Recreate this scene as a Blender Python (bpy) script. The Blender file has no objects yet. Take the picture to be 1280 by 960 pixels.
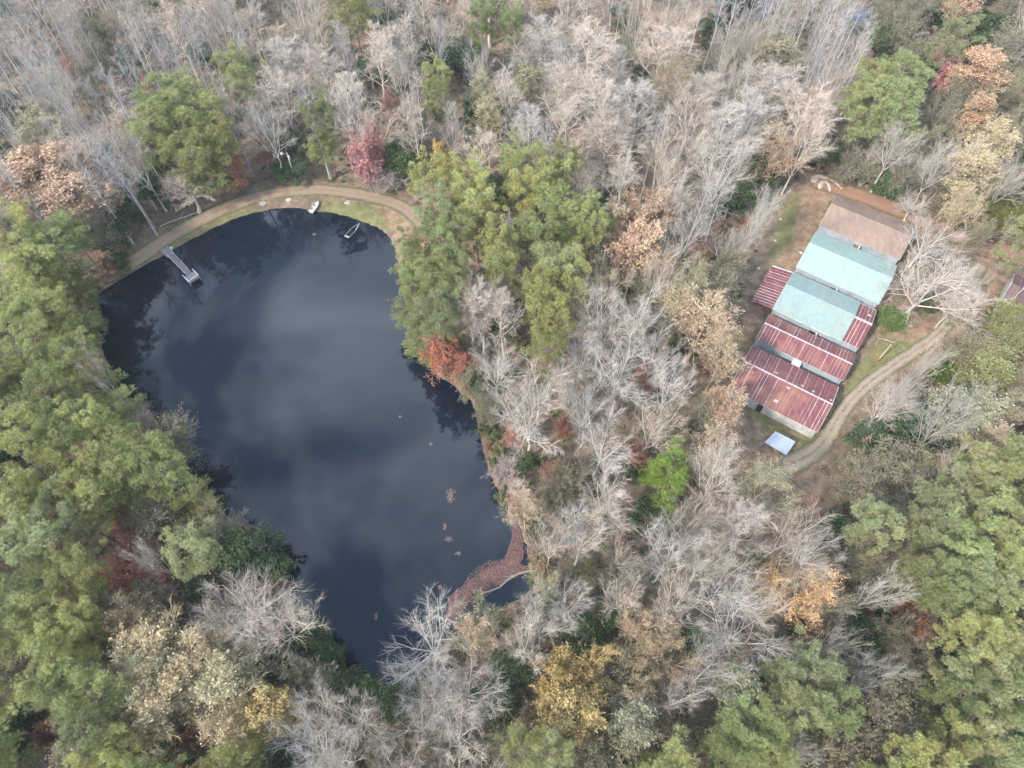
import bpy, math, random
import numpy as np
from mathutils import Vector, Matrix

# ------------------------------------------------------------------ camera, sky, sun, exposure
sc = bpy.context.scene
COL = sc.collection
F, PITCH, HCAM = 900.0, math.radians(60.0), 115.0
cam = bpy.data.objects.new('camera', bpy.data.cameras.new('camera'))
COL.objects.link(cam)
cam.location = (0, 0, HCAM)
cam.rotation_euler = (math.pi / 2 - PITCH, 0, 0)
cam.data.sensor_width = 36.0
cam.data.lens = 36.0 * F / 1280.0
cam.data.clip_end = 6000
sc.camera = cam

SUN_DIR = Vector((-0.66, -0.50, 0.72)).normalized()      # towards the sun
sun = bpy.data.objects.new('sun', bpy.data.lights.new('sun', 'SUN'))
COL.objects.link(sun)
sun.data.energy = 3.4
sun.data.angle = math.radians(4.0)
sun.data.color = (1.0, 0.93, 0.84)
sun.rotation_euler = (-SUN_DIR).to_track_quat('-Z', 'Y').to_euler()

world = bpy.data.worlds.new('World')
sc.world = world
world.use_nodes = True
wn, wl = world.node_tree.nodes, world.node_tree.links
wn.clear()
sky = wn.new('ShaderNodeTexSky')
sky.sky_type = 'NISHITA'
sky.sun_disc = False
sky.sun_elevation = math.asin(SUN_DIR.z)
sky.sun_rotation = math.atan2(SUN_DIR.x, SUN_DIR.y)
sky.air_density, sky.dust_density, sky.ozone_density = 1.0, 0.4, 2.5
bg = wn.new('ShaderNodeBackground'); bg.inputs['Strength'].default_value = 0.15
bgc = wn.new('ShaderNodeBackground'); bgc.inputs['Color'].default_value = (0.80, 0.90, 1.0, 1)
bgc.inputs['Strength'].default_value = 3.4
tc = wn.new('ShaderNodeTexCoord')
sep = wn.new('ShaderNodeSeparateXYZ'); wl.new(tc.outputs['Generated'], sep.inputs[0])
zm = wn.new('ShaderNodeMath'); zm.operation = 'MAXIMUM'; zm.inputs[1].default_value = 0.05
wl.new(sep.outputs['Z'], zm.inputs[0])
dv = wn.new('ShaderNodeVectorMath'); dv.operation = 'DIVIDE'
cmb = wn.new('ShaderNodeCombineXYZ')
for i in range(3): wl.new(zm.outputs[0], cmb.inputs[i])
wl.new(tc.outputs['Generated'], dv.inputs[0]); wl.new(cmb.outputs[0], dv.inputs[1])
cn = wn.new('ShaderNodeTexNoise'); cn.inputs['Scale'].default_value = 1.9
cn.inputs['Detail'].default_value = 7; cn.inputs['Roughness'].default_value = 0.52
cn.inputs['Distortion'].default_value = 0.5
mp = wn.new('ShaderNodeMapping'); mp.inputs['Location'].default_value = (3.1, 1.7, 0.4)
wl.new(dv.outputs[0], mp.inputs[0]); wl.new(mp.outputs[0], cn.inputs['Vector'])
cr = wn.new('ShaderNodeValToRGB')
cr.color_ramp.elements[0].position = 0.475; cr.color_ramp.elements[0].color = (0.04, 0.04, 0.04, 1)
cr.color_ramp.elements[1].position = 0.68; cr.color_ramp.elements[1].color = (0.8, 0.8, 0.8, 1)
wl.new(cn.outputs['Fac'], cr.inputs[0])
mx = wn.new('ShaderNodeMixShader')
wl.new(sky.outputs[0], bg.inputs['Color'])
wl.new(cr.outputs['Color'], mx.inputs[0]); wl.new(bg.outputs[0], mx.inputs[1]); wl.new(bgc.outputs[0], mx.inputs[2])
wo = wn.new('ShaderNodeOutputWorld'); wl.new(mx.outputs[0], wo.inputs['Surface'])

sc.view_settings.view_transform = 'Standard'
sc.view_settings.look = 'None'
sc.view_settings.exposure = 1.08
sc.view_settings.gamma = 1.0
sc.view_settings.use_curve_mapping = False
sc.render.engine = 'CYCLES'
sc.cycles.max_bounces = 5
sc.cycles.diffuse_bounces = 2
sc.cycles.glossy_bounces = 3
sc.cycles.transmission_bounces = 3
sc.cycles.transparent_max_bounces = 6
sc.cycles.volume_bounces = 0
sc.cycles.use_denoising = True
sc.cycles.denoiser = 'OPENIMAGEDENOISE'
sc.cycles.denoising_input_passes = 'RGB_ALBEDO_NORMAL'
sc.cycles.use_adaptive_sampling = True
sc.cycles.adaptive_threshold = 0.025

# ------------------------------------------------------------------ pixel <-> ground helpers
_f = np.array([0, math.cos(PITCH), -math.sin(PITCH)])
_r = np.array([1.0, 0, 0])
_u = np.array([0, math.sin(PITCH), math.cos(PITCH)])
_c = np.array([0, 0, HCAM])
def at(x, y, z=0.0):
    d = _f * F + _r * (x - 640) + _u * (480 - y)
    return _c + d * (z - HCAM) / d[2]
def px(p):
    v = np.asarray(p, float) - _c
    k = F / (v @ _f)
    return np.stack([640 + k * (v @ _r), 480 - k * (v @ _u)], -1)
def ppm(p):
    return F / ((np.asarray(p, float) - _c) @ _f)      # pixels per metre there
def inpoly(pts, poly):
    pts = np.asarray(pts, float); poly = np.asarray(poly, float)
    x, y = pts[..., 0], pts[..., 1]
    c = np.zeros(x.shape, bool)
    j = len(poly) - 1
    for i in range(len(poly)):
        xi, yi = poly[i]; xj, yj = poly[j]
        if yi != yj:
            c ^= ((yi > y) != (yj > y)) & (x < (xj - xi) * (y - yi) / (yj - yi) + xi)
        j = i
    return c
def segdist(pts, poly, closed=True):
    pts = np.asarray(pts, float); poly = np.asarray(poly, float)
    d = np.full(pts.shape[:-1], 1e9)
    n = len(poly)
    for i in range(n if closed else n - 1):
        a, b = poly[i], poly[(i + 1) % n]
        ab = b - a
        t = np.clip(((pts - a) @ ab) / (ab @ ab + 1e-12), 0, 1)
        d = np.minimum(d, np.linalg.norm(pts - a - t[..., None] * ab, axis=-1))
    return d
def smooth(poly, closed=True, it=2):
    p = np.asarray(poly, float)
    for _ in range(it):
        q = np.roll(p, -1, 0) if closed else p[1:]
        b = p if closed else p[:-1]
        new = np.empty((2 * len(b), p.shape[1]))
        new[0::2] = b * .75 + q * .25; new[1::2] = b * .25 + q * .75
        if not closed: new = np.vstack([p[:1], new, p[-1:]])
        p = new
    return p
def sstep(a, b, x):
    t = np.clip((np.asarray(x, float) - a) / (b - a), 0, 1)
    return t * t * (3 - 2 * t)

WATER_Z = -0.9
shore_px = [(118, 372), (150, 350), (175, 336), (205, 319), (240, 300), (270, 284), (300, 271), (340, 262), (372, 259), (388, 266),
            (410, 266), (432, 271), (455, 279), (478, 288), (490, 303), (497, 335), (505, 380), (520, 430), (545, 470), (580, 492),
            (594, 512), (599, 545), (606, 578), (617, 604), (631, 630), (646, 655), (657, 685), (668, 712), (664, 738), (640, 752),
            (606, 766), (570, 786), (540, 820), (505, 858), (470, 862), (440, 842), (410, 800), (380, 760), (362, 738), (356, 700),
            (330, 672), (296, 652), (262, 622), (236, 588), (212, 548), (196, 520), (160, 498), (138, 462), (126, 420), (120, 392)]
pond = smooth([at(x, y, WATER_Z)[:2] for x, y in shore_px], True, 2)
_rs = np.random.RandomState(5)
_ph = _rs.rand(12, 4)
def gnoise(x, y):
    s = 0
    for a, b, c, d in _ph:
        k = 0.02 + 0.10 * a
        s = s + np.sin(x * k * math.cos(b * 6.28) + y * k * math.sin(b * 6.28) + c * 6.28) * (0.5 + d)
    return s / 6.0
def gh(x, y):
    p = np.stack([np.asarray(x, float), np.asarray(y, float)], -1)
    d = segdist(p, pond) * np.where(inpoly(p, pond), -1.0, 1.0)
    base = 0.22 * gnoise(p[..., 0], p[..., 1]) * sstep(3, 14, d)
    z = np.where(d >= 0, WATER_Z * (1 - sstep(-0.6, 4.5, d)) , WATER_Z - 0.1 + d * 0.35)
    z = np.where(d >= 0, z - 0.02, np.maximum(z, -3.4))
    return z + base
def gh1(x, y): return float(gh(np.array([x]), np.array([y]))[0])

# ------------------------------------------------------------------ mesh helpers
def mesh_np(name, V, T, mats=(), midx=None, attrs=None, smooth_shade=False):
    V = np.asarray(V, np.float32); T = np.asarray(T, np.int32)
    me = bpy.data.meshes.new(name)
    me.vertices.add(len(V)); me.vertices.foreach_set('co', V.ravel())
    me.loops.add(T.size); me.loops.foreach_set('vertex_index', T.ravel())
    k = T.shape[1]
    me.polygons.add(len(T)); me.polygons.foreach_set('loop_start', np.arange(0, T.size, k, dtype=np.int32))
    for m in mats: me.materials.append(m)
    if midx is not None: me.polygons.foreach_set('material_index', np.asarray(midx, np.int32))
    me.polygons.foreach_set('use_smooth', np.full(len(T), smooth_shade))
    for an, (dom, arr) in (attrs or {}).items():
        at_ = me.attributes.new(an, 'FLOAT', dom)
        at_.data.foreach_set('value', np.asarray(arr, np.float32))
    me.update(calc_edges=True)
    return me
class MB:
    def __init__(s): s.v = []; s.f = []; s.m = []
    def poly(s, pts, m=0):
        n = len(s.v); s.v += [tuple(p) for p in pts]; s.f.append(tuple(range(n, n + len(pts)))); s.m.append(m); return s
    def box(s, c, d, rot=None, m=0):
        c = Vector(c); h = Vector(d) / 2; n = len(s.v)
        for z in (-1, 1):
            for y in (-1, 1):
                for x in (-1, 1):
                    p = Vector((x * h.x, y * h.y, z * h.z))
                    if rot is not None: p = rot @ p
                    s.v.append(tuple(c + p))
        for q in ((0, 2, 3, 1), (4, 5, 7, 6), (0, 1, 5, 4), (1, 3, 7, 5), (3, 2, 6, 7), (2, 0, 4, 6)):
            s.f.append(tuple(n + i for i in q)); s.m.append(m)
        return s
    def bar(s, a, b, w, h, m=0, up=(0, 0, 1)):
        a, b = Vector(a), Vector(b); d = b - a
        x = d.normalized(); y = Vector(up).cross(x)
        y = y.normalized() if y.length > 1e-5 else Vector((0, 1, 0)); z = x.cross(y)
        return s.box((a + b) / 2, (d.length, w, h), Matrix((x, y, z)).transposed(), m)
    def tube(s, pts, rad, n=8, m=0, cap=True):
        pts = [Vector(p) for p in pts]; rings = []
        for i, p in enumerate(pts):
            d = (pts[min(i + 1, len(pts) - 1)] - pts[max(i - 1, 0)]).normalized()
            x = d.orthogonal().normalized(); y = d.cross(x)
            b = len(s.v)
            for k in range(n):
                a = 2 * math.pi * k / n
                s.v.append(tuple(p + (x * math.cos(a) + y * math.sin(a)) * rad[i]))
            rings.append(b)
        for a, b in zip(rings, rings[1:]):
            for k in range(n):
                s.f.append((a + k, a + (k + 1) % n, b + (k + 1) % n, b + k)); s.m.append(m)
        if cap:
            s.f.append(tuple(range(rings[0], rings[0] + n))[::-1]); s.m.append(m)
            s.f.append(tuple(range(rings[-1], rings[-1] + n))); s.m.append(m)
        return s
    def mesh(s, name, mats):
        me = bpy.data.meshes.new(name); me.from_pydata(s.v, [], s.f)
        for m in (mats if isinstance(mats, (list, tuple)) else [mats]): me.materials.append(m)
        me.polygons.foreach_set('material_index', s.m); me.update()
        return me
    def build(s, name, mats, parent=None): return link(name, s.mesh(name, mats), parent)
def link(name, data, parent=None, loc=None, rz=None):
    o = bpy.data.objects.new(name, data); COL.objects.link(o)
    if parent is not None: o.parent = parent
    if loc is not None: o.location = loc
    if rz is not None: o.rotation_euler = (0, 0, rz)
    return o
def empty(name, loc=(0, 0, 0), rz=0): return link(name, None, None, loc, rz)
def tag(o, label=None, cat=None, group=None, kind=None):
    if label: o['label'] = label
    if cat: o['category'] = cat
    if group: o['group'] = group
    if kind: o['kind'] = kind
    return o

# ------------------------------------------------------------------ materials
def newmat(name):
    m = bpy.data.materials.new(name); m.use_nodes = True
    n = m.node_tree.nodes; l = m.node_tree.links
    b = n['Principled BSDF']
    return m, n, l, b
def ramp(n, l, fac, stops):
    r = n.new('ShaderNodeValToRGB'); e = r.color_ramp.elements
    while len(e) < len(stops): e.new(0.5)
    for x, (p, c) in zip(e, stops): x.position = p; x.color = (*c, 1)
    if fac is not None: l.new(fac, r.inputs[0])
    return r.outputs['Color']
def noise(n, l, scale, detail=4, rough=0.55, vec='Object', dist=0.0):
    t = n.new('ShaderNodeTexCoord'); x = n.new('ShaderNodeTexNoise')
    x.inputs['Scale'].default_value = scale; x.inputs['Detail'].default_value = detail
    x.inputs['Roughness'].default_value = rough; x.inputs['Distortion'].default_value = dist
    if vec == 'World':
        g = n.new('ShaderNodeNewGeometry'); l.new(g.outputs['Position'], x.inputs['Vector'])
    else: l.new(t.outputs[vec], x.inputs['Vector'])
    return x.outputs['Fac']
def mixc(n, l, fac, a, b, mode='MIX'):
    m = n.new('ShaderNodeMix'); m.data_type = 'RGBA'; m.blend_type = mode
    for s, v in ((0, fac), (6, a), (7, b)):
        if isinstance(v, (int, float)): m.inputs[s].default_value = v
        elif isinstance(v, tuple): m.inputs[s].default_value = (*v, 1)
        else: l.new(v, m.inputs[s])
    return m.outputs[2]
def attr(n, name):
    a = n.new('ShaderNodeAttribute'); a.attribute_name = name; return a.outputs['Fac']
def maprange(n, l, v, a, b, c, d):
    m = n.new('ShaderNodeMapRange'); l.new(v, m.inputs[0])
    for i, q in enumerate((a, b, c, d)): m.inputs[i + 1].default_value = q
    return m.outputs[0]
def bump(n, l, b, h, strength, dist):
    x = n.new('ShaderNodeBump'); x.inputs['Strength'].default_value = strength; x.inputs['Distance'].default_value = dist
    l.new(h, x.inputs['Height']); l.new(x.outputs[0], b.inputs['Normal'])
def plain(name, stops, scale=2.0, rough=0.75, vec='Object', detail=5, metal=0.0, bmp=0.0):
    m, n, l, b = newmat(name)
    f = noise(n, l, scale, detail, 0.6, vec)
    l.new(ramp(n, l, f, stops), b.inputs['Base Color'])
    b.inputs['Roughness'].default_value = rough; b.inputs['Metallic'].default_value = metal
    if bmp: bump(n, l, b, f, bmp, 0.05)
    return m

def mat_bark(name, tinted):
    m, n, l, b = newmat(name)
    f = noise(n, l, 1.3, 5, 0.6)
    if tinted:
        oi = n.new('ShaderNodeObjectInfo')
        c = mixc(n, l, 1.0, ramp(n, l, f, [(0.3, (0.72, 0.70, 0.69)), (0.7, (1.12, 1.10, 1.08))]), oi.outputs['Color'], 'MULTIPLY')
    else:
        c = ramp(n, l, f, [(0.3, (0.20, 0.15, 0.12)), (0.7, (0.38, 0.33, 0.29))])
    l.new(c, b.inputs['Base Color']); b.inputs['Roughness'].default_value = 0.85
    b.inputs['Specular IOR Level'].default_value = 0.2
    return m
def mat_leaf(name, trans=0.25, var=0.55):
    m, n, l, b = newmat(name)
    oi = n.new('ShaderNodeObjectInfo')
    s = attr(n, 'shade')
    k = maprange(n, l, s, 0, 1, 1 - var, 1 + var)
    vm = n.new('ShaderNodeVectorMath'); vm.operation = 'SCALE'
    hs = n.new('ShaderNodeHueSaturation')
    f = noise(n, l, 0.35, 3, 0.5, 'World')
    l.new(maprange(n, l, f, 0.3, 0.7, 0.49, 0.51), hs.inputs['Hue'])
    l.new(maprange(n, l, f, 0.3, 0.7, 0.85, 1.15), hs.inputs['Value'])
    l.new(oi.outputs['Color'], hs.inputs['Color'])
    l.new(hs.outputs[0], vm.inputs[0]); l.new(k, vm.inputs['Scale'])
    l.new(vm.outputs[0], b.inputs['Base Color'])
    b.inputs['Roughness'].default_value = 0.65; b.inputs['Specular IOR Level'].default_value = 0.25
    tr = n.new('ShaderNodeBsdfTranslucent'); l.new(vm.outputs[0], tr.inputs['Color'])
    ms = n.new('ShaderNodeMixShader'); ms.inputs[0].default_value = trans
    l.new(b.outputs[0], ms.inputs[1]); l.new(tr.outputs[0], ms.inputs[2])
    l.new(ms.outputs[0], n['Material Output'].inputs['Surface'])
    return m
M = {}
M['bark_tint'] = mat_bark('pale_bark', True)
M['bark'] = mat_bark('brown_bark', False)
M['pinebark'] = plain('pine_bark', [(0.3, (0.12, 0.085, 0.065)), (0.7, (0.28, 0.21, 0.17))], 2.0, 0.9)
M['leaf'] = mat_leaf('leaf', 0.4, 0.45)
M['needle'] = mat_leaf('needle', 0.48, 0.4)
def mat_under():
    m, n, l, b = newmat('undergrowth_leaf')
    c = ramp(n, l, attr(n, 'hue'), [(0.0, (0.05, 0.085, 0.035)), (0.3, (0.10, 0.135, 0.06)), (0.5, (0.20, 0.185, 0.10)),
                                    (0.75, (0.29, 0.215, 0.15)), (1.0, (0.29, 0.14, 0.10))])
    k = maprange(n, l, attr(n, 'shade'), 0, 1, 0.6, 1.4)
    vm = n.new('ShaderNodeVectorMath'); vm.operation = 'SCALE'
    l.new(c, vm.inputs[0]); l.new(k, vm.inputs['Scale']); l.new(vm.outputs[0], b.inputs['Base Color'])
    b.inputs['Roughness'].default_value = 0.8; b.inputs['Specular IOR Level'].default_value = 0.2
    return m
M['under'] = mat_under()
def mat_ground():
    m, n, l, b = newmat('forest_floor')
    big = noise(n, l, 0.06, 4, 0.6, 'World'); mid = noise(n, l, 0.6, 6, 0.65, 'World'); fine = noise(n, l, 4.0, 6, 0.7, 'World')
    litter = ramp(n, l, mid, [(0.28, (0.10, 0.07, 0.05)), (0.5, (0.20, 0.145, 0.105)), (0.72, (0.32, 0.25, 0.19))])
    litter = mixc(n, l, maprange(n, l, big, 0.45, 0.65, 0, 0.6), litter, (0.10, 0.085, 0.055))
    grass = ramp(n, l, mid, [(0.3, (0.125, 0.12, 0.05)), (0.55, (0.19, 0.18, 0.085)), (0.75, (0.27, 0.23, 0.14))])
    dirt = ramp(n, l, mid, [(0.3, (0.18, 0.115, 0.078)), (0.5, (0.26, 0.175, 0.12)), (0.72, (0.36, 0.27, 0.195))])
    def edge(a, w=0.5):
        x = n.new('ShaderNodeMath'); x.operation = 'MULTIPLY_ADD'; l.new(mid, x.inputs[0]); x.inputs[1].default_value = w
        l.new(a, x.inputs[2]); return maprange(n, l, x.outputs[0], 0.5 + w * 0.3, 0.9 + w * 0.3, 0, 1)
    c = mixc(n, l, edge(attr(n, 'grass'), 0.9), litter, grass)
    c = mixc(n, l, edge(attr(n, 'dirt'), 0.9), c, dirt)
    c = mixc(n, l, maprange(n, l, fine, 0.25, 0.75, 0.0, 0.5), c, mixc(n, l, 1.0, c, (0.45, 0.42, 0.4), 'MULTIPLY'))
    l.new(c, b.inputs['Base Color']); b.inputs['Roughness'].default_value = 0.95; b.inputs['Specular IOR Level'].default_value = 0.1
    bump(n, l, b, fine, 0.6, 0.12)
    return m
M['ground'] = mat_ground()
def mat_water():
    m, n, l, b = newmat('pond_water')
    f = noise(n, l, 0.05, 3, 0.5, 'World')
    l.new(ramp(n, l, f, [(0.35, (0.004, 0.008, 0.015)), (0.7, (0.007, 0.012, 0.018))]), b.inputs['Base Color'])
    b.inputs['Roughness'].default_value = 0.004; b.inputs['IOR'].default_value = 1.45
    w = noise(n, l, 1.3, 3, 0.5, 'World'); bump(n, l, b, w, 0.008, 0.05)
    return m
M['water'] = mat_water()
def mat_track(name, rut, mid_, edgec):
    m, n, l, b = newmat(name)
    u = attr(n, 'u')
    au = n.new('ShaderNodeMath'); au.operation = 'ABSOLUTE'; l.new(u, au.inputs[0])
    nf = noise(n, l, 0.7, 6, 0.65, 'World'); fine = noise(n, l, 5.0, 5, 0.7, 'World')
    s = n.new('ShaderNodeMath'); s.operation = 'MULTIPLY_ADD'; l.new(nf, s.inputs[0]); s.inputs[1].default_value = 1.3; l.new(au.outputs[0], s.inputs[2])
    pos = maprange(n, l, s.outputs[0], 0.5, 1.75, 0, 1)
    c = ramp(n, l, pos, [(0.05, mid_), (0.3, rut), (0.52, rut), (0.85, edgec)])
    c = mixc(n, l, maprange(n, l, fine, 0.3, 0.7, 0, 0.55), c, mixc(n, l, 1.0, c, (0.55, 0.52, 0.5), 'MULTIPLY'))
    l.new(c, b.inputs['Base Color']); b.inputs['Roughness'].default_value = 0.95; b.inputs['Specular IOR Level'].default_value = 0.1
    bump(n, l, b, fine, 0.5, 0.08)
    tr = n.new('ShaderNodeBsdfTransparent'); ms = n.new('ShaderNodeMixShader')
    e = attr(n, 'edge'); s2 = n.new('ShaderNodeMath'); s2.operation = 'MULTIPLY_ADD'
    nb_ = noise(n, l, 0.28, 7, 0.75, 'World'); l.new(nb_, s2.inputs[0]); s2.inputs[1].default_value = 1.1; l.new(e, s2.inputs[2])
    l.new(maprange(n, l, s2.outputs[0], 0.78, 1.22, 0, 1), ms.inputs[0])
    l.new(b.outputs[0], ms.inputs[1]); l.new(tr.outputs[0], ms.inputs[2]); l.new(ms.outputs[0], n['Material Output'].inputs['Surface'])
    return m
M['track'] = mat_track('dirt_track', (0.28, 0.20, 0.15), (0.225, 0.175, 0.115), (0.19, 0.18, 0.10))
M['drive'] = mat_track('sandy_drive', (0.32, 0.255, 0.205), (0.19, 0.16, 0.10), (0.20, 0.19, 0.11))
M['redtrack'] = mat_track('red_dirt', (0.31, 0.185, 0.128), (0.27, 0.16, 0.11), (0.24, 0.16, 0.105))
def mat_sheet(name, c1, c2, rust, amt, rough=0.5, vr=0.03):
    m, n, l, b = newmat(name)
    g = n.new('ShaderNodeNewGeometry')
    mpn = n.new('ShaderNodeMapping'); mpn.inputs['Rotation'].default_value = (0, 0, math.radians(32.5)); mpn.inputs['Scale'].default_value = (1.6, 0.25, 0.4)
    l.new(g.outputs['Position'], mpn.inputs[0])
    x = n.new('ShaderNodeTexNoise'); x.inputs['Scale'].default_value = 1.2; x.inputs['Detail'].default_value = 6; l.new(mpn.outputs[0], x.inputs['Vector'])
    f2 = noise(n, l, 0.22, 5, 0.6, 'World')
    c = ramp(n, l, x.outputs['Fac'], [(0.35, c1), (0.65, c2)])
    c = mixc(n, l, maprange(n, l, f2, 0.45, 0.68, 0, amt), c, rust)
    f3_ = noise(n, l, 1.1, 7, 0.7, 'World'); c = mixc(n, l, maprange(n, l, f3_, 0.5, 0.75, 0, 0.5), c, mixc(n, l, 1.0, c, (0.6, 0.58, 0.56), 'MULTIPLY'))
    oi = n.new('ShaderNodeObjectInfo'); vm = n.new('ShaderNodeVectorMath'); vm.operation = 'SCALE'
    l.new(c, vm.inputs[0]); l.new(maprange(n, l, oi.outputs['Random'], 0, 1, 1 - vr, 1 + vr), vm.inputs['Scale'])
    l.new(vm.outputs[0], b.inputs['Base Color']); b.inputs['Roughness'].default_value = rough
    return m
M['red'] = mat_sheet('red_roofing', (0.095, 0.026, 0.031), (0.165, 0.047, 0.047), (0.215, 0.092, 0.062), 0.9, 0.5, 0.15)
M['maroon'] = mat_sheet('maroon_roofing', (0.10, 0.06, 0.06), (0.14, 0.085, 0.085), (0.17, 0.115, 0.10), 0.5)
M['teal'] = mat_sheet('pale_green_roofing', (0.22, 0.30, 0.275), (0.245, 0.32, 0.295), (0.205, 0.255, 0.23), 0.4, 0.55)
M['greygreen'] = mat_sheet('grey_green_roofing', (0.185, 0.25, 0.24), (0.205, 0.27, 0.255), (0.23, 0.24, 0.20), 0.6, 0.6)
M['brown'] = mat_sheet('brown_roofing', (0.20, 0.137, 0.105), (0.245, 0.175, 0.135), (0.15, 0.11, 0.09), 0.8, 0.85)
M['palerib'] = plain('worn_pale_metal', [(0.3, (0.22, 0.12, 0.12)), (0.55, (0.42, 0.34, 0.34)), (0.8, (0.55, 0.50, 0.49))], 0.9, 0.5, 'World')
M['dimrib'] = plain('dull_pink_metal', [(0.3, (0.17, 0.065, 0.068)), (0.7, (0.30, 0.19, 0.19))], 0.9, 0.5, 'World')
M['cap'] = plain('ridge_metal', [(0.3, (0.24, 0.15, 0.15)), (0.6, (0.42, 0.37, 0.365))], 1.2, 0.45, 'World')
M['wall'] = plain('grey_wall_metal', [(0.3, (0.22, 0.245, 0.26)), (0.6, (0.33, 0.36, 0.375)), (0.8, (0.25, 0.24, 0.23))], 0.7, 0.55, 'World')
M['oldwall'] = plain('weathered_wall', [(0.3, (0.30, 0.30, 0.27)), (0.6, (0.50, 0.49, 0.46)), (0.8, (0.26, 0.23, 0.20))], 0.9, 0.8, 'World')
M['galv'] = plain('galvanised_sheet', [(0.3, (0.25, 0.285, 0.34)), (0.55, (0.34, 0.38, 0.44)), (0.75, (0.20, 0.20, 0.21))], 0.7, 0.5, 'World')
M['white'] = plain('white_paint', [(0.3, (0.42, 0.42, 0.41)), (0.7, (0.52, 0.52, 0.51))], 2.0, 0.5)
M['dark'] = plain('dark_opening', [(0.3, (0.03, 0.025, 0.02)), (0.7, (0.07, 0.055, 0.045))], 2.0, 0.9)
M['wood'] = plain('weathered_wood', [(0.3, (0.15, 0.14, 0.14)), (0.7, (0.27, 0.26, 0.26))], 2.5, 0.85)
M['palewood'] = plain('pale_wood', [(0.3, (0.33, 0.325, 0.33)), (0.7, (0.46, 0.455, 0.465))], 2.5, 0.8)
M['yellowwood'] = plain('yellow_wood', [(0.3, (0.38, 0.30, 0.18)), (0.7, (0.48, 0.39, 0.25))], 2.0, 0.8)
M['rust'] = plain('rust', [(0.3, (0.22, 0.095, 0.045)), (0.7, (0.33, 0.16, 0.075))], 2.0, 0.85)
M['hull'] = plain('white_hull', [(0.3, (0.38, 0.39, 0.385)), (0.7, (0.47, 0.48, 0.475))], 2.0, 0.4)
M['hullin'] = plain('hull_inside', [(0.3, (0.30, 0.31, 0.31)), (0.7, (0.45, 0.46, 0.45))], 2.0, 0.6)
M['darkhull'] = plain('dark_hull', [(0.3, (0.03, 0.035, 0.03)), (0.7, (0.07, 0.07, 0.055))], 2.0, 0.6)
M['gunwale'] = plain('pale_gunwale', [(0.3, (0.26, 0.26, 0.22)), (0.7, (0.40, 0.40, 0.36))], 2.0, 0.6)
M['sand'] = plain('pale_sand', [(0.3, (0.34, 0.28, 0.23)), (0.7, (0.48, 0.42, 0.36))], 1.5, 0.95, 'World')
M['blue'] = plain('faded_blue_sheet', [(0.3, (0.12, 0.15, 0.20)), (0.7, (0.18, 0.215, 0.27))], 0.8, 0.6)
M['deadwood'] = plain('dead_wood', [(0.3, (0.20, 0.175, 0.155)), (0.7, (0.36, 0.33, 0.30))], 2.0, 0.9)
M['wetwood'] = plain('wet_wood', [(0.3, (0.10, 0.085, 0.075)), (0.7, (0.24, 0.21, 0.19))], 2.0, 0.8)
M['stone'] = plain('pale_stone', [(0.3, (0.20, 0.185, 0.165)), (0.7, (0.34, 0.32, 0.30))], 1.5, 0.9)

# ------------------------------------------------------------------ the setting: ground, water, tracks
clearing_px = [(985, 235), (1010, 212), (1060, 232), (1140, 262), (1158, 285), (1130, 345), (1108, 395), (1150, 412), (1178, 420), (1172, 434),
               (1110, 474), (1062, 545), (1010, 606), (965, 585), (935, 545), (905, 495), (925, 440), (918, 410), (936, 350), (965, 285)]
yard_px = [(1196, 283), (1290, 312), (1290, 380), (1232, 372), (1236, 335), (1200, 315)]
dam_px = [(110, 362), (150, 330), (200, 300), (245, 268), (290, 247), (340, 231), (400, 226), (450, 232), (500, 246), (530, 262), (528, 300),
          (496, 330), (488, 300), (455, 283), (385, 266), (340, 265), (270, 290), (205, 325), (150, 358)]
grass_px = [[(958, 330), (982, 250), (1006, 238), (1034, 258), (1012, 300), (985, 335), (960, 345)],
            [(1112, 398), (1150, 412), (1160, 428), (1110, 458), (1066, 500), (1030, 548), (1010, 560), (985, 545), (1030, 540), (1060, 480)],
            [(405, 250), (440, 252), (480, 262), (492, 285), (470, 285), (430, 272), (400, 266)],
            [(200, 318), (250, 288), (300, 268), (340, 262), (340, 256), (290, 262), (240, 284), (195, 310)],
            [(916, 440), (936, 400), (950, 405), (938, 430)],
            [(935, 505), (975, 520), (1000, 545), (960, 540), (940, 520)]]
dirt_px = [[(1005, 212), (1060, 230), (1150, 265), (1200, 290), (1290, 318), (1290, 336), (1200, 318), (1140, 300), (1040, 250), (1000, 330), (970, 370), (935, 430), (920, 420), (945, 350), (990, 300), (1000, 250)],
           [(960, 568), (1000, 562), (1030, 565), (1035, 590), (1000, 600)],
           [(1100, 420), (1180, 400), (1200, 380), (1220, 330), (1250, 335), (1245, 372), (1200, 420), (1150, 430)],
           [(480, 246), (530, 262), (540, 300), (520, 330), (500, 320), (495, 290), (470, 258)]]
def gpoly(pts, z=0): return np.array([at(x, y, z)[:2] for x, y in pts])
CLEAR_W = [gpoly(clearing_px), gpoly(yard_px), gpoly(dam_px)]
gx = np.concatenate([[-3000, -1200, -500, -300], np.arange(-190, 190.1, 1.0), [300, 500, 1200, 3000]])
gy = np.concatenate([[-3000, -1200, -400, -150], np.arange(-50, 235.1, 1.0), [320, 500, 1200, 3000]])
GX, GY = np.meshgrid(gx, gy)
GP = np.stack([GX, GY], -1)
GZ = gh(GX, GY)
nx, ny = len(gx), len(gy)
idx = np.arange(nx * ny).reshape(ny, nx)
quads = np.stack([idx[:-1, :-1], idx[:-1, 1:], idx[1:, 1:], idx[1:, :-1]], -1).reshape(-1, 4)
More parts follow.
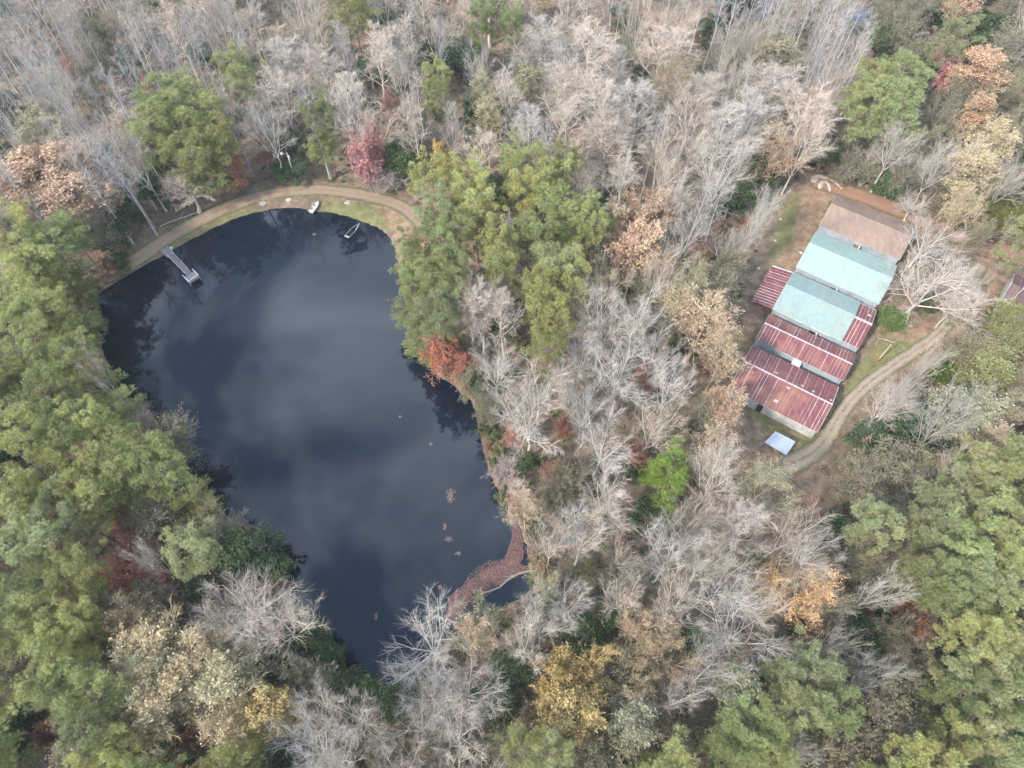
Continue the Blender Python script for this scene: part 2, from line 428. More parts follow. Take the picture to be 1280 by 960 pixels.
def mask(polys, soft):
    m = np.zeros(GX.shape)
    for p in polys:
        q = gpoly(p); d = segdist(GP, q) * np.where(inpoly(GP, q), 1, -1)
        m = np.maximum(m, sstep(-soft, soft, d))
    return m
dpond = segdist(GP, pond)
ga, da = mask(grass_px, 3.5), mask(dirt_px, 3.0)
go = link('ground', mesh_np('ground', np.stack([GX, GY, GZ], -1).reshape(-1, 3), quads, [M['ground']], None,
          {'grass': ('POINT', ga.ravel()), 'dirt': ('POINT', da.ravel())}, True))
tag(go, kind='structure')
wp = pond + 0
cen = wp.mean(0)
out = cen + (wp - cen) * (1 + 2.0 / np.linalg.norm(wp - cen, axis=1))[:, None]
wo_ = MB(); wo_.poly([(x, y, WATER_Z) for x, y in out])
tag(wo_.build('pond_water', M['water']), kind='structure')

def resample(pts, step):
    pts = np.asarray(pts, float); s = np.concatenate([[0], np.cumsum(np.linalg.norm(np.diff(pts, axis=0), axis=1))])
    t = np.linspace(0, s[-1], max(3, int(s[-1] / step)))
    return np.stack([np.interp(t, s, pts[:, i]) for i in range(pts.shape[1])], -1)
def track(name, line_px, width, mat, lift=0.03):
    c = resample(smooth(gpoly(line_px), False, 2), 0.8)
    d = np.gradient(c, axis=0); d /= np.linalg.norm(d, axis=1)[:, None]; nrm = np.stack([-d[:, 1], d[:, 0]], -1)
    K = 11; us = np.linspace(-1.6, 1.6, K); n = len(c)
    w = np.interp(np.linspace(0, 1, n), np.linspace(0, 1, len(width)), width) / 2 if hasattr(width, '__len__') else np.full(n, width / 2)
    P = c[:, None] + nrm[:, None] * us[None, :, None] * w[:, None, None]
    Z = gh(P[..., 0], P[..., 1]) + lift - 0.05 * np.exp(-((np.abs(us) - 0.55) / 0.25) ** 2)[None] + 0.02
    V = np.concatenate([P, Z[..., None]], -1).reshape(-1, 3)
    ii = np.arange(n * K).reshape(n, K)
    q = np.stack([ii[:-1, :-1], ii[:-1, 1:], ii[1:, 1:], ii[1:, :-1]], -1).reshape(-1, 4)
    U = np.tile(us, (n, 1)); tt = np.linspace(0, 1, n)[:, None] * np.ones(K)
    endf = np.maximum(sstep(0.05, 0, tt), sstep(0.95, 1, tt))
    E = np.maximum(np.clip((np.abs(U) - 0.55) / 0.9, 0, 1) * 0.85, endf * 0.9)
    return tag(link(name, mesh_np(name, V, q, [mat], None, {'u': ('POINT', U.ravel()), 'edge': ('POINT', E.ravel())}, True)), kind='structure')
track('dam_track', [(60, 385), (118, 351), (160, 330), (200, 302), (240, 279), (280, 259), (320, 245), (360, 238), (400, 236.5), (440, 241), (480, 249), (512, 262), (535, 290)], 3.0, M['track'])
track('driveway', [(965, 582), (1000, 577), (1030, 556), (1048, 520), (1074, 488), (1108, 462), (1145, 438), (1172, 420), (1192, 394), (1212, 355), (1230, 325)], [4.0, 3.0, 2.4, 2.3, 2.3, 2.3, 2.5, 2.5], M['drive'], 0.05)
track('red_dirt_road', [(1010, 222), (1060, 240), (1110, 258), (1150, 276), (1195, 296), (1240, 316), (1300, 326), (1380, 340)], [5, 4, 4, 5, 6, 6], M['redtrack'], 0.03)

# ------------------------------------------------------------------ tree generators
def norm(v): return v / (np.linalg.norm(v, axis=-1, keepdims=True) + 1e-9)
def perp(d, rng):
    r = rng.normal(size=d.shape); r -= (r * d).sum(-1, keepdims=True) * d
    return norm(r)
def grow(P, R, n, t0, t1, a0, a1, lenf, rf, k, up, jit, rng, rmin=0.008, tip=0.35):
    N, K, _ = P.shape
    L = np.linalg.norm(np.diff(P, axis=1), axis=2).sum(1)
    t = t0 + (t1 - t0) * (np.arange(n)[None] + rng.rand(N, n)) / n
    x = t * (K - 1); i = np.minimum(x.astype(int), K - 2); fr = (x - i)[..., None]
    ar = np.arange(N)[:, None]
    p0 = P[ar, i] * (1 - fr) + P[ar, i + 1] * fr
    d = norm(P[ar, i + 1] - P[ar, i]); r0 = R[ar, i] * (1 - fr[..., 0]) + R[ar, i + 1] * fr[..., 0]
    a = rng.uniform(a0, a1, (N, n))[..., None]
    pr = perp(d, rng)
    if N == 1:                                  # limbs leave the trunk on all sides in turn
        az = np.arange(n) * 2.4 + rng.uniform(0, 6.28) + rng.normal(size=n) * .35
        e = np.cross(d, np.array([0.3, 1.0, 0.1])); e = norm(e); pr = np.cos(az)[None, :, None] * e + np.sin(az)[None, :, None] * np.cross(d, e)
    dr = norm(np.cos(a) * d + np.sin(a) * pr)
    ln = lenf(L[:, None], t) * rng.uniform(0.75, 1.25, (N, n))
    p0 = p0.reshape(-1, 3); dr = dr.reshape(-1, 3); ln = ln.ravel(); r0 = np.maximum(r0.ravel() * rf, rmin)
    pts = [p0]; cur = p0
    for s in range(k - 1):
        dr = norm(dr + np.array([0, 0, up]) + rng.normal(size=dr.shape) * jit)
        cur = cur + dr * (ln / (k - 1))[:, None]; pts.append(cur)
    return np.stack(pts, 1), r0[:, None] * np.linspace(1, tip, k)[None]
def tubes(P, R, sides):
    N, K, _ = P.shape
    d = np.gradient(P, axis=1); d = norm(d)
    ref = np.where(np.abs(d[..., 2:3]) > 0.9, np.array([1.0, 0, 0]), np.array([0, 0, 1.0]))
    x = norm(np.cross(d, ref)); y = np.cross(d, x)
    a = np.arange(sides) * 2 * math.pi / sides
    V = P[:, :, None] + R[:, :, None, None] * (np.cos(a)[:, None] * x[:, :, None] + np.sin(a)[:, None] * y[:, :, None])
    id_ = np.arange(N * K * sides).reshape(N, K, sides); nx_ = np.roll(id_, -1, 2)
    A, B, C, D = id_[:, :-1], nx_[:, :-1], nx_[:, 1:], id_[:, 1:]
    T = np.concatenate([np.stack([A, B, C], -1).reshape(-1, 3), np.stack([A, C, D], -1).reshape(-1, 3)])
    return V.reshape(-1, 3), T
def cones(P, R):      # thin spikes: base triangle to a point
    b, t = P[:, 0], P[:, -1]; d = norm(t - b)
    ref = np.where(np.abs(d[..., 2:3]) > 0.9, np.array([1.0, 0, 0]), np.array([0, 0, 1.0]))
    x = norm(np.cross(d, ref)); y = np.cross(d, x); N = len(b)
    a = np.arange(3) * 2 * math.pi / 3
    V = b[:, None] + R[:, 0][:, None, None] * (np.cos(a)[:, None] * x[:, None] + np.sin(a)[:, None] * y[:, None])
    V = np.concatenate([V, t[:, None]], 1)
    i = np.arange(N) * 4
    T = np.concatenate([np.stack([i, i + 1, i + 3], -1), np.stack([i + 1, i + 2, i + 3], -1), np.stack([i + 2, i, i + 3], -1)])
    return V.reshape(-1, 3), T
def leaves(C, size, rng, flat=0.3):     # one small folded leaf spray (two triangles) per centre
    N = len(C); n = norm(rng.normal(size=(N, 3)) + np.array([0, 0, flat])); a = perp(n, rng); b = np.cross(n, a)
    s = (size * rng.uniform(0.6, 1.35, N))[:, None]
    bend = n * s * 0.25
    V = np.stack([C - a * s, C + b * s * 0.55 + bend, C + a * s, C - b * s * 0.55 + bend], 1).reshape(-1, 3)
    i = np.arange(N) * 4
    T = np.stack([np.stack([i, i + 1, i + 2], -1), np.stack([i, i + 2, i + 3], -1)], 1).reshape(-1, 3)
    return V, T, np.repeat(rng.rand(N), 2)
def needles(C, D, n, L, w, rng):        # needle tufts: n blades from each centre along D
    N = len(C); d = norm(D[:, None] * 0.75 + rng.normal(size=(N, n, 3)) * 0.62)
    c = np.repeat(C[:, None], n, 1); s = perp(d, rng); l = L * rng.uniform(0.7, 1.3, (N, n, 1))
    V = np.stack([c - s * w, c + s * w, c + d * l], 2).reshape(-1, 3)
    T = np.arange(N * n * 3).reshape(-1, 3)
    return V, T, np.clip(np.repeat(rng.rand(N), n) + rng.normal(size=N * n) * 0.12, 0, 1)
def join(parts):       # [(V, T, mat, shade)]
    off = 0; Vs, Ts, Ms, Ss = [], [], [], []
    for V, T, m, s in parts:
        Vs.append(V); Ts.append(T + off); Ms.append(np.full(len(T), m)); Ss.append(np.full(len(T), 0.5) if s is None else s); off += len(V)
    return np.concatenate(Vs), np.concatenate(Ts), np.concatenate(Ms), np.concatenate(Ss)
def trunk_line(h, top, r, lean, rng, k=8, tip=0.4):
    t = np.linspace(0, 1, k)
    wob = np.cumsum(rng.normal(size=(k, 2)) * lean * h / k, 0); wob[0] = 0
    P = np.stack([wob[:, 0], wob[:, 1], t * h * top], -1)[None]
    R = (r * (1 - (1 - tip) * t) + r * 0.5 * np.exp(-t * 14))[None]
    return P, R

PROTO = {}
def finish(kind, i, trunk, crown, tm, cms, radius, h, cz, prefix):
    Vt, Tt = trunk
    me_t = mesh_np(prefix + '_trunk_%d' % i, Vt, Tt, [tm], None, None, True)
    V, T, m, s = crown
    me_c = mesh_np(prefix + '_crown_%d' % i, V, T, cms, m, {'shade': ('FACE', s)})
    PROTO.setdefault(kind, []).append(dict(trunk=me_t, crown=me_c, r=radius, h=h, cz=cz))
def joinVT(parts):
    off = 0; a, b = [], []
    for V, T in parts: a.append(V); b.append(T + off); off += len(V)
    return np.concatenate(a), np.concatenate(b)
def crown_r(V):
    c = V[:, :2].mean(0); return float(np.percentile(np.linalg.norm(V[:, :2] - c, axis=1), 90))

def skeleton(rng, h, style):
    if style == 'broad':
        top = rng.uniform(0.42, 0.55); P, R = trunk_line(h, top, h * 0.014, 0.05, rng, tip=0.6)
        nl = rng.randint(5, 8)
        L1, R1 = grow(P, R, nl, 0.62, 1.0, 0.30, 0.85, lambda L, t: h * 0.52 + 0 * t, 0.72, 6, 0.13, 0.08, rng)
        L2, R2 = grow(L1, R1, 7, 0.22, 0.98, 0.4, 0.95, lambda L, t: L * (0.62 - 0.3 * t), 0.58, 5, 0.11, 0.09, rng, 0.034)
        L3, R3 = grow(L2, R2, 8, 0.2, 1.0, 0.4, 0.95, lambda L, t: L * (0.58 - 0.25 * t), 0.55, 3, 0.10, 0.09, rng, 0.018)
        L4, R4 = grow(L3, R3, 12, 0.2, 1.0, 0.35, 0.9, lambda L, t: np.maximum(L * 0.62, 0.7), 0.6, 2, 0.08, 0.1, rng, 0.010)
        L5, R5 = L4[:0], R4[:0]
    elif style == 'upright':
        top = 0.96; P, R = trunk_line(h, top, h * 0.011, 0.04, rng, tip=0.1)
        L1, R1 = grow(P, R, 17, 0.34, 0.97, 0.45, 0.8, lambda L, t: h * (0.40 - 0.30 * t), 0.55, 5, 0.20, 0.10, rng, 0.048)
        L2, R2 = grow(L1, R1, 7, 0.2, 1.0, 0.4, 0.85, lambda L, t: L * (0.55 - 0.22 * t), 0.55, 4, 0.12, 0.09, rng, 0.024)
        L3, R3 = grow(L2, R2, 6, 0.2, 1.0, 0.4, 0.9, lambda L, t: L * (0.58 - 0.2 * t), 0.6, 2, 0.10, 0.14, rng, 0.015)
        L4, R4 = grow(L3, R3, 8, 0.15, 1.0, 0.3, 0.7, lambda L, t: np.maximum(L * 0.65, 0.6), 0.7, 2, 0.08, 0.1, rng, 0.010)
        L5, R5 = L4[:0], R4[:0]
    elif style == 'slender':
        P, R = trunk_line(h, 0.97, h * 0.0095, 0.03, rng, tip=0.15)
        L1, R1 = grow(P, R, 22, 0.45, 0.99, 0.4, 0.8, lambda L, t: h * (0.22 - 0.13 * t), 0.4, 4, 0.16, 0.08, rng, 0.026)
        L2, R2 = grow(L1, R1, 5, 0.25, 1.0, 0.4, 0.9, lambda L, t: L * 0.48, 0.6, 3, 0.1, 0.15, rng, 0.018)
        L3, R3 = grow(L2, R2, 4, 0.2, 1.0, 0.4, 0.9, lambda L, t: np.maximum(L * 0.5, 0.4), 0.7, 2, 0.08, 0.1, rng, 0.013)
        L4, R4 = grow(L3, R3, 2, 0.3, 1.0, 0.3, 0.8, lambda L, t: np.maximum(L * 0.6, 0.3), 0.8, 2, 0.08, 0.1, rng, 0.011)
        L5, R5 = L4[:0], R4[:0]
    else:   # bushy multi-stem
        a = rng.uniform(0, 6.28, 6); t = np.linspace(0, 1, 5)
        P = np.stack([np.stack([np.cos(q) * (0.1 + t * h * 0.32 * w), np.sin(q) * (0.1 + t * h * 0.32 * w), t * h * 0.8], -1) for q, w in zip(a, rng.uniform(0.3, 1.1, 6))])
        R = np.tile(h * 0.012 * np.linspace(1, .4, 5), (6, 1))
        L1, R1 = grow(P, R, 6, 0.25, 1.0, 0.4, 0.95, lambda L, t: h * 0.35 + 0 * t, 0.6, 4, 0.12, 0.14, rng, 0.03)
        L2, R2 = grow(L1, R1, 6, 0.2, 1.0, 0.4, 0.95, lambda L, t: L * 0.5, 0.6, 3, 0.1, 0.15, rng, 0.022)
        L3, R3 = grow(L2, R2, 6, 0.2, 1.0, 0.4, 0.9, lambda L, t: np.maximum(L * 0.5, 0.35), 0.7, 2, 0.08, 0.12, rng, 0.016)
        L4, R4 = grow(L3, R3, 3, 0.3, 1.0, 0.3, 0.8, lambda L, t: np.maximum(L * 0.6, 0.3), 0.8, 2, 0.08, 0.1, rng, 0.013)
        L5, R5 = L4[:0], R4[:0]
    return (P, R), (L1, R1), (L2, R2), (L3, R3), (L4, R4), (L5, R5)

def make_bare(kind, style, seed, h, leaf=0, lsize=0.2, tint=True, i=0, keep=1.0):
    rng = np.random.RandomState(seed)
    S = skeleton(rng, h, style)
    (P, R), (L1, R1), (L2, R2), (L3, R3), (L4, R4), (L5, R5) = S
    trunk = joinVT([tubes(P, R, 8), tubes(L1, R1, 5)])
    parts = [(*tubes(L2, R2, 4 if style == 'broad' else 3), 0, None), (*tubes(L3, R3, 3), 0, None)]
    tips = L4
    if len(L5): parts += [(*cones(L4, R4), 0, None), (*cones(L5, R5), 0, None)]
    else: parts += [(*cones(L4, R4), 0, None)]
    if leaf:
        # leaves hang on some branches and are gone from others
        nl1 = len(L1); per = len(L4) // nl1
        w = np.repeat(np.clip(rng.rand(nl1) * 1.6, 0.05, 1), per)
        pts = L4[:, 1]; sel = np.where(rng.rand(len(pts)) < w * keep)[0]
        q = sel[rng.randint(0, len(sel), leaf)]
        C = L4[q, 0] + (L4[q, 1] - L4[q, 0]) * rng.uniform(0.3, 1.15, (leaf, 1)) + rng.normal(size=(leaf, 3)) * lsize * 0.7
        V, T, s = leaves(C, lsize, rng); parts.append((V, T, 1, s))
    cr_ = join(parts)
    bm = M['bark_tint'] if tint else M['bark']
    off = cr_[0][:, :2].mean(0)
    finish(kind, i, trunk, cr_, bm, [bm, M['leaf']], crown_r(cr_[0]), h, float(np.percentile(cr_[0][:, 2], 62)) / h, kind)

def make_pine(i, seed, h, cr=4.6, kind='pine', tall=0.45, ntuft=32, col=None):
    rng = np.random.RandomState(seed)
    P, R = trunk_line(h, 0.97, h * 0.010, 0.02, rng, tip=0.15)
    nb = 38
    L1, R1 = grow(P, R, nb, tall, 0.985, 1.05, 1.45, lambda L, t: cr * np.sqrt(np.clip(1.02 - ((t - tall - 0.12) / (1 - tall)) ** 2, 0.05, 1)) * rng.uniform(0.6, 1.15, t.shape), 0.35, 5, 0.12, 0.08, rng, 0.04)
    L2, R2 = grow(L1, R1, 2, 0.4, 0.9, 0.5, 0.95, lambda L, t: L * 0.42, 0.6, 3, 0.16, 0.1, rng, 0.025)
    trunk = joinVT([tubes(P, R, 8), tubes(L1, R1, 4)])
    cl = np.concatenate([L1[:, -1], L1[:, -2] * 0.4 + L1[:, -1] * 0.6, L2[:, -1], P[0, -1:]])
    cl = cl[rng.rand(len(cl)) < 0.8]
    rad = rng.uniform(0.5, 1.1, len(cl))
    C = np.repeat(cl, ntuft, 0); D = norm(rng.normal(size=C.shape) + np.array([0, 0, 0.55]))
    C = C + D * np.array([1, 1, 0.5]) * (np.repeat(rad, ntuft) * rng.uniform(0.45, 1.0, len(C)))[:, None]
    V, T, s = needles(C, D, 14, 0.42, 0.0165, rng)
    crn = join([(*tubes(L2, R2, 3), 0, None), (V, T, 1, s)])
    finish(kind, i, trunk, crn, M['pinebark'], [M['pinebark'], M['needle']], crown_r(V), h, float(np.percentile(V[:, 2], 55)) / h, kind)

def make_broadleaf(kind, i, seed, h, cr, nclump, nleaf, lsize, zc=0.58, zr=0.42, tintless=True):
    rng = np.random.RandomState(seed)
    P, R = trunk_line(h, 0.85, h * 0.014, 0.04, rng, tip=0.2)
    d = norm(rng.normal(size=(nclump, 3)) + np.array([0, 0, 0.35])); rr = rng.uniform(0.35, 1.0, nclump) ** 0.6
    cl = np.array([0, 0, h * zc]) + d * rr[:, None] * np.array([cr, cr, h * zr]) * rng.uniform(0.75, 1.05, (nclump, 1))
    cl[:, 2] = np.maximum(cl[:, 2], h * 0.12)
    j = rng.randint(3, 7, nclump); base = P[0, j]
    mid_ = base * 0.5 + cl * 0.5; mid_[:, 2] += 0.04 * h
    LP = np.stack([base, mid_, cl], 1); LR = np.tile(np.array([0.05, 0.035, 0.015]) * h / 10, (nclump, 1))
    trunk = joinVT([tubes(P, R, 8), tubes(LP, LR, 3)])
    rad = rng.uniform(0.10, 0.2, nclump) * (cr + h * zr)
    C = np.repeat(cl, nleaf, 0); D = norm(rng.normal(size=C.shape) + np.array([0, 0, 0.4]))
    C = C + D * np.array([1, 1, 0.75]) * (np.repeat(rad, nleaf) * rng.uniform(0.4, 1.0, len(C)))[:, None]
    V, T, s = leaves(C, lsize, rng, 0.6)
    crn = join([(V, T, 0, s)])
    finish(kind, i, trunk, crn, M['bark'], [M['leaf']], crown_r(V), h, float(np.percentile(V[:, 2], 55)) / h, kind)

for i in range(6): make_bare('bare', 'broad', 100 + i, 20, i=i)
for i in range(5): make_bare('upright', 'upright', 200 + i, 22, i=i)
for i in range(5): make_bare('slender', 'slender', 300 + i, 24, i=i)
for i in range(4): make_bare('tan', 'upright' if i % 2 else 'broad', 400 + i, 18, leaf=3600, lsize=0.13, i=i, keep=0.9)
for i in range(4): make_bare('orange', 'broad' if i % 2 else 'upright', 500 + i, 17, leaf=8500, lsize=0.145, i=i, keep=1.0)
for i in range(4): make_bare('sparse', 'bushy', 600 + i, 11, leaf=6500, lsize=0.14, tint=False, i=i)
for i in range(3): make_bare('russet', 'bushy', 650 + i, 7, leaf=5200, lsize=0.14, tint=False, i=i)
for i in range(3): make_bare('barebush', 'bushy', 680 + i, 6, i=i)
for i in range(7): make_pine(i, 700 + i, 22 + (i % 3), 4.2 + 0.35 * (i % 4), tall=0.46 + 0.05 * (i % 3))
for i in range(4): make_broadleaf('evergreen', i, 800 + i, 10, 3.4, 34, 130, 0.20)
for i in range(4): make_broadleaf('shrub', i, 850 + i, 3.0, 1.7, 16, 80, 0.14, 0.5, 0.45)

# ------------------------------------------------------------------ sheds
AX = math.radians(-32.5)
SA = np.array([math.cos(AX), math.sin(AX), 0]); SB = np.array([SA[1], -SA[0], 0])
SO = np.array([66.15, 106.56, 0.0])
def sheds_ab(x, y, z):
    w = at(x, y, z) - SO; return float(w @ SA), float(w @ SB)
random.seed(7)
def sheet_mesh(name, w, y0, z0, y1, z1, mats, rib=0.045, rw=0.10):
    d = Vector((0, y1 - y0, z1 - z0)); n = Vector((0, -(z1 - z0), (y1 - y0))).normalized()
    if n.z < 0: n = -n
    b = MB()
    def prof(x0, x1, t0, t1, m):
        c = []
        for (yy, zz) in ((y0, z0), (y1, z1)):
            for (x, t) in ((x0, t0), (x1, t0), (x1, t1), (x0, t1)):
                c.append(Vector((x, yy, zz)) + n * t)
        i = len(b.v); b.v += [tuple(p) for p in c]
        for q in ((0, 1, 2, 3), (7, 6, 5, 4), (0, 4, 5, 1), (1, 5, 6, 2), (2, 6, 7, 3), (3, 7, 4, 0)):
            b.f.append(tuple(i + k for k in q)); b.m.append(m)
    prof(0.0, w - rw, 0.03, 0.05, 0)
    prof(w - rw, w - 0.004, 0.03, 0.05 + rib, 1)
    return b.mesh(name, mats)
def slope(parent, x0, x1, y0, z0, y1, z1, w, mat, ribmats, seed, nm='roof_sheet'):
    """one roof slope made of separate sheets; ribmats is a list of (material, weight)"""
    rnd = random.Random(seed); n = max(1, round((x1 - x0) / w)); w = (x1 - x0) / n
    me = [sheet_mesh(nm, w, y0, z0, y1, z1, [mat, rm]) for rm, _ in ribmats]
    for i in range(n):
        k = rnd.choices(range(len(me)), [q for _, q in ribmats])[0]
        o = link(nm, me[k], parent); o.location = (x0 + i * w, 0, rnd.uniform(0, 0.012))
def wall_front(b, x0, x1, y, z1, step=0.6, face=-1, m=0):
    b.box(((x0 + x1) / 2, y, z1 / 2), (x1 - x0, 0.08, z1), None, m)
    x = x0 + step / 2
    while x < x1 - 0.05:
        b.box((x, y + face * 0.055, z1 / 2), (0.12, 0.034, z1 - 0.02), None, m); x += step
def gable(b, x, y0, y1, ze, yr, zr, m=0):
    t = 0.05
    i = len(b.v)
    for xx in (x - t, x + t):
        b.v += [(xx, y0, 0), (xx, y1, 0), (xx, y1, ze), (xx, yr, zr), (xx, y0, ze)]
    b.f += [(i, i + 1, i + 2, i + 3, i + 4), (i + 9, i + 8, i + 7, i + 6, i + 5)]; b.m += [m, m]
    for a, c in ((0, 1), (1, 2), (2, 3), (3, 4), (4, 0)):
        b.f.append((i + a, i + 5 + a, i + 5 + c, i + c)); b.m.append(m)
def shed(label, b0, b1, br, ze, zr, x0, x1, mat, ribmats, w, wallmat, seed, capmat=None, main_x1=None):
    o = SO + SB * br
    root = empty('long_shed', (o[0], o[1], gh1(o[0] + 7, o[1] - 4) - 0.02), AX)
    tag(root, label, 'shed', 'long sheds standing in a row')
    yb, yf = br - b0, br - b1               # +y is away from the drive end
    mx1 = main_x1 or x1
    ov = 0.25
    roof = MB()
    def zat(y): return zr - (zr - ze) * (y / yb if y > 0 else y / yf)
    for s, ye in ((1, yb), (-1, yf)):
        e = ye + s * ov
        roof.poly([(x0 - .18, 0, zr), (mx1 + .18, 0, zr), (mx1 + .18, e, zat(e)), (x0 - .18, e, zat(e))])
        roof.bar((x0 - .18, e, zat(e) - 0.02), (mx1 + .18, e, zat(e) - 0.02), 0.05, 0.14)
    for s in (x0 - .19, mx1 + .19):
        for ye in (yb + ov, yf - ov):
            roof.bar((s, 0, zr - 0.02), (s, ye, zat(ye) - 0.02), 0.05, 0.16)
    ro = roof.build('roof', wallmat, root)
    for s, ye in ((1, yb), (-1, yf)):
        e = ye + s * ov
        slope(ro, x0 - .18, mx1 + .18, 0.0, zr, e, zat(e), w, mat, ribmats, seed + s)
    if capmat:
        cap = MB()
        for s in (-1, 1):
            cap.poly([(x0 - .2, 0, zr + .13), (mx1 + .2, 0, zr + .13), (mx1 + .2, s * .17, zat(s * .17) + .115), (x0 - .2, s * .17, zat(s * .17) + .115)])
        cap.build('ridge_cap', capmat, ro)
    zt = ze - 0.1
    f = MB(); wall_front(f, x0, x1, yf, zt); f.build('wall', wallmat, root)
    f = MB(); wall_front(f, x0, x1, yb, zt, face=1); f.build('wall', wallmat, root)
    for x in (x0, mx1):
        f = MB(); gable(f, x, yb - 0.05, yf + 0.05, zt - .05, 0, zr - .12); f.build('gable_wall', wallmat, root)
    return root, zat, yf, yb
RIBR = [(M['palerib'], 4), (M['dimrib'], 5), (M['red'], 3)]
def passage(parent, xl, y0, y1, w, h, roofmat, face, jamb=True):
    """covered way across the alley from y0 down to y1 (local y, y1 < y0)"""
    p = MB()
    for s in (-1, 1): p.box((xl + s * w / 2, (y0 + y1) / 2, h / 2), (0.08, y0 - y1, h))
    po = p.build('passage', M['oldwall'], parent)
    if roofmat:
        r = MB(); r.box((xl, (y0 + y1) / 2 , h + 0.06), (w + 0.3, y0 - y1 - 0.1, 0.08)); r.build('passage_roof', roofmat, po)
    if face:
        r = MB(); r.box((xl, y0 - 0.10, h * 0.45), (w * 0.8, 0.06, h * 0.9)); r.build('doorway', face, po)
    if jamb:
        r = MB(); r.box((xl + w / 2 + 0.1, (y0 + y1) / 2, h / 2 + 0.2), (0.14, y0 - y1 - 0.15, h + 0.4)); r.build('door_jamb', M['white'], po)
# brown roofed shed
s1, z1, f1, k1 = shed('long shed with a plain brown roof at the head of the shed row', -4.8, 5.0, 0.2, 3.0, 4.9, 0.0, 16.4, M['brown'], [(M['brown'], 1)], 1.1, M['wall'], 1)
passage(s1, sheds_ab(1069, 309, 1.5)[0], f1 - .08, f1 - 2.1, 1.1, 2.2, None, M['rust'], True)
# pale green roofed shed
s2, z2, f2, k2 = shed('long shed with a bright pale green roof next to the brown roofed shed', 7.2, 17.9, 12.7, 3.0, 5.0, 0.0, 16.4, M['teal'], [(M['teal'], 1)], 0.9, M['wall'], 2)
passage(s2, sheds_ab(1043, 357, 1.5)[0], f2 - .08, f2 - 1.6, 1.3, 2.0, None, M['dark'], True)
# grey green roofed shed with red annexes
s3, z3, f3, k3 = shed('grey green roofed shed with red roofed annexes at both ends', 19.6, 29.9, 24.9, 3.0, 5.0, 0.0, 16.6, M['greygreen'], [(M['greygreen'], 1)], 0.9, M['wall'], 3, None, 13.3)
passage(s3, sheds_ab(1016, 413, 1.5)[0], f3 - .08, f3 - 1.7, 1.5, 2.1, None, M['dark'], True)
ext = MB()
for ye in (k3 + .1, f3 - .1): ext.poly([(13.5, 0, 4.55), (16.8, 0, 4.55), (16.8, ye, 2.65), (13.5, ye, 2.65)])
eo = ext.build('annex_roof', M['oldwall'], s3)
slope(eo, 13.52, 16.8, 0, 4.58, k3 + .1, 2.68, 0.62, M['red'], RIBR, 31); slope(eo, 13.52, 16.8, 0, 4.58, f3 - .1, 2.68, 0.62, M['red'], RIBR, 32)
cp = MB()
for s in (-1, 1): cp.poly([(13.5, 0, 4.74), (16.85, 0, 4.74), (16.85, s * .3, 4.62), (13.5, s * .3, 4.62)])
cp.build('ridge_cap', M['cap'], eo)
g = MB(); gable(g, 16.62, k3, f3, 2.6, 0, 4.45); g.build('gable_wall', M['oldwall'], s3)
b_ = MB(); b_.box((15.9, 2.6, 3.72), (0.7, 0.55, 0.05), Matrix.Rotation(math.radians(-20), 3, 'X')); b_.build('roof_patch', M['white'], eo)
b_ = MB()
b_.bar((4.3, f3 - .32, 2.98), (5.6, f3 - .32, 2.98), .12, .05); b_.build('gutter', M['white'], s3)
b_ = MB(); b_.bar((7.6, f3 - .30, 3.0), (11.3, f3 - .32, 2.98), .12, .05); b_.build('gutter', M['white'], s3)
lt = MB(); lt.poly([(-4.3, k3 + .2, 2.25), (-.22, k3 + .2, 2.85), (-.22, f3 + .1, 2.85), (-4.3, f3 + .1, 2.25)]); lo = lt.build('lean_to_roof', M['oldwall'], s3)
def lean_sheet(nm, w, mats):
    b = MB()
    R_ = Matrix.Rotation(math.atan2(-0.6, 4.08), 3, 'Y')
    b.box((-2.26, w / 2 - .06, 2.585), (4.2, w - .13, .025), R_, 0); b.box((-2.26, w - .065, 2.605), (4.2, .12, .07), R_, 1)
    return b.mesh(nm, mats)
lm = [lean_sheet('roof_sheet', .72, [M['red'], q]) for q in (M['palerib'], M['cap'], M['dimrib'])]
yy = f3 + .12; rr_ = random.Random(4)
while yy < k3 - .3:
    o = link('roof_sheet', rr_.choice(lm), lo); o.location = (rr_.uniform(-.12, .12), yy, rr_.uniform(0, .03)); yy += .72
for yy in np.linspace(f3 + .4, k3 - .1, 4):
    MB().box((-4.15, yy, 1.1), (.14, .14, 2.2)).build('post', M['wood'], s3)
# narrow red shed and wide red shed
s4, z4, f4, k4 = shed('narrow red roofed shed between the grey green roofed and the wide red roofed shed', 31.7, 37.9, 34.9, 3.0, 4.2, 0.0, 16.5, M['red'], RIBR, 0.62, M['wall'], 4, M['cap'])
passage(s4, sheds_ab(995.7, 453, 2.0)[0], f4 - .08, f4 - 2.0, 1.3, 2.6, M['palewood'], None, False)
s5, z5, f5, k5 = shed('wide red roofed shed at the open end of the shed row', 40.1, 50.3, 45.3, 3.0, 4.9, 0.1, 16.3, M['red'], RIBR, 0.62, M['oldwall'], 5, M['cap'])
for (px_, py_), sz in (((971.5, 498.5), .7), ((985, 486), .5), ((1002, 483), .45), ((1016, 490), .5), ((970, 467), .6), ((1038, 501), .5)):
    a_, b2 = sheds_ab(px_, py_, 4.3); y_ = 45.3 - b2
    ang = math.atan2((4.9 - 3.0), 5.0) * (1 if y_ < 0 else -1)
    p = MB(); p.box((a_, y_, z5(y_) + .11), (sz, sz * .7, .03), Matrix.Rotation(ang, 3, 'X')); p.build('roof_patch', M['cap'], s5)
d_ = MB(); d_.box((6.2, f5 - .1, 1.2), (1.0, .06, 2.3)); d_.build('doorway', M['dark'], s5)
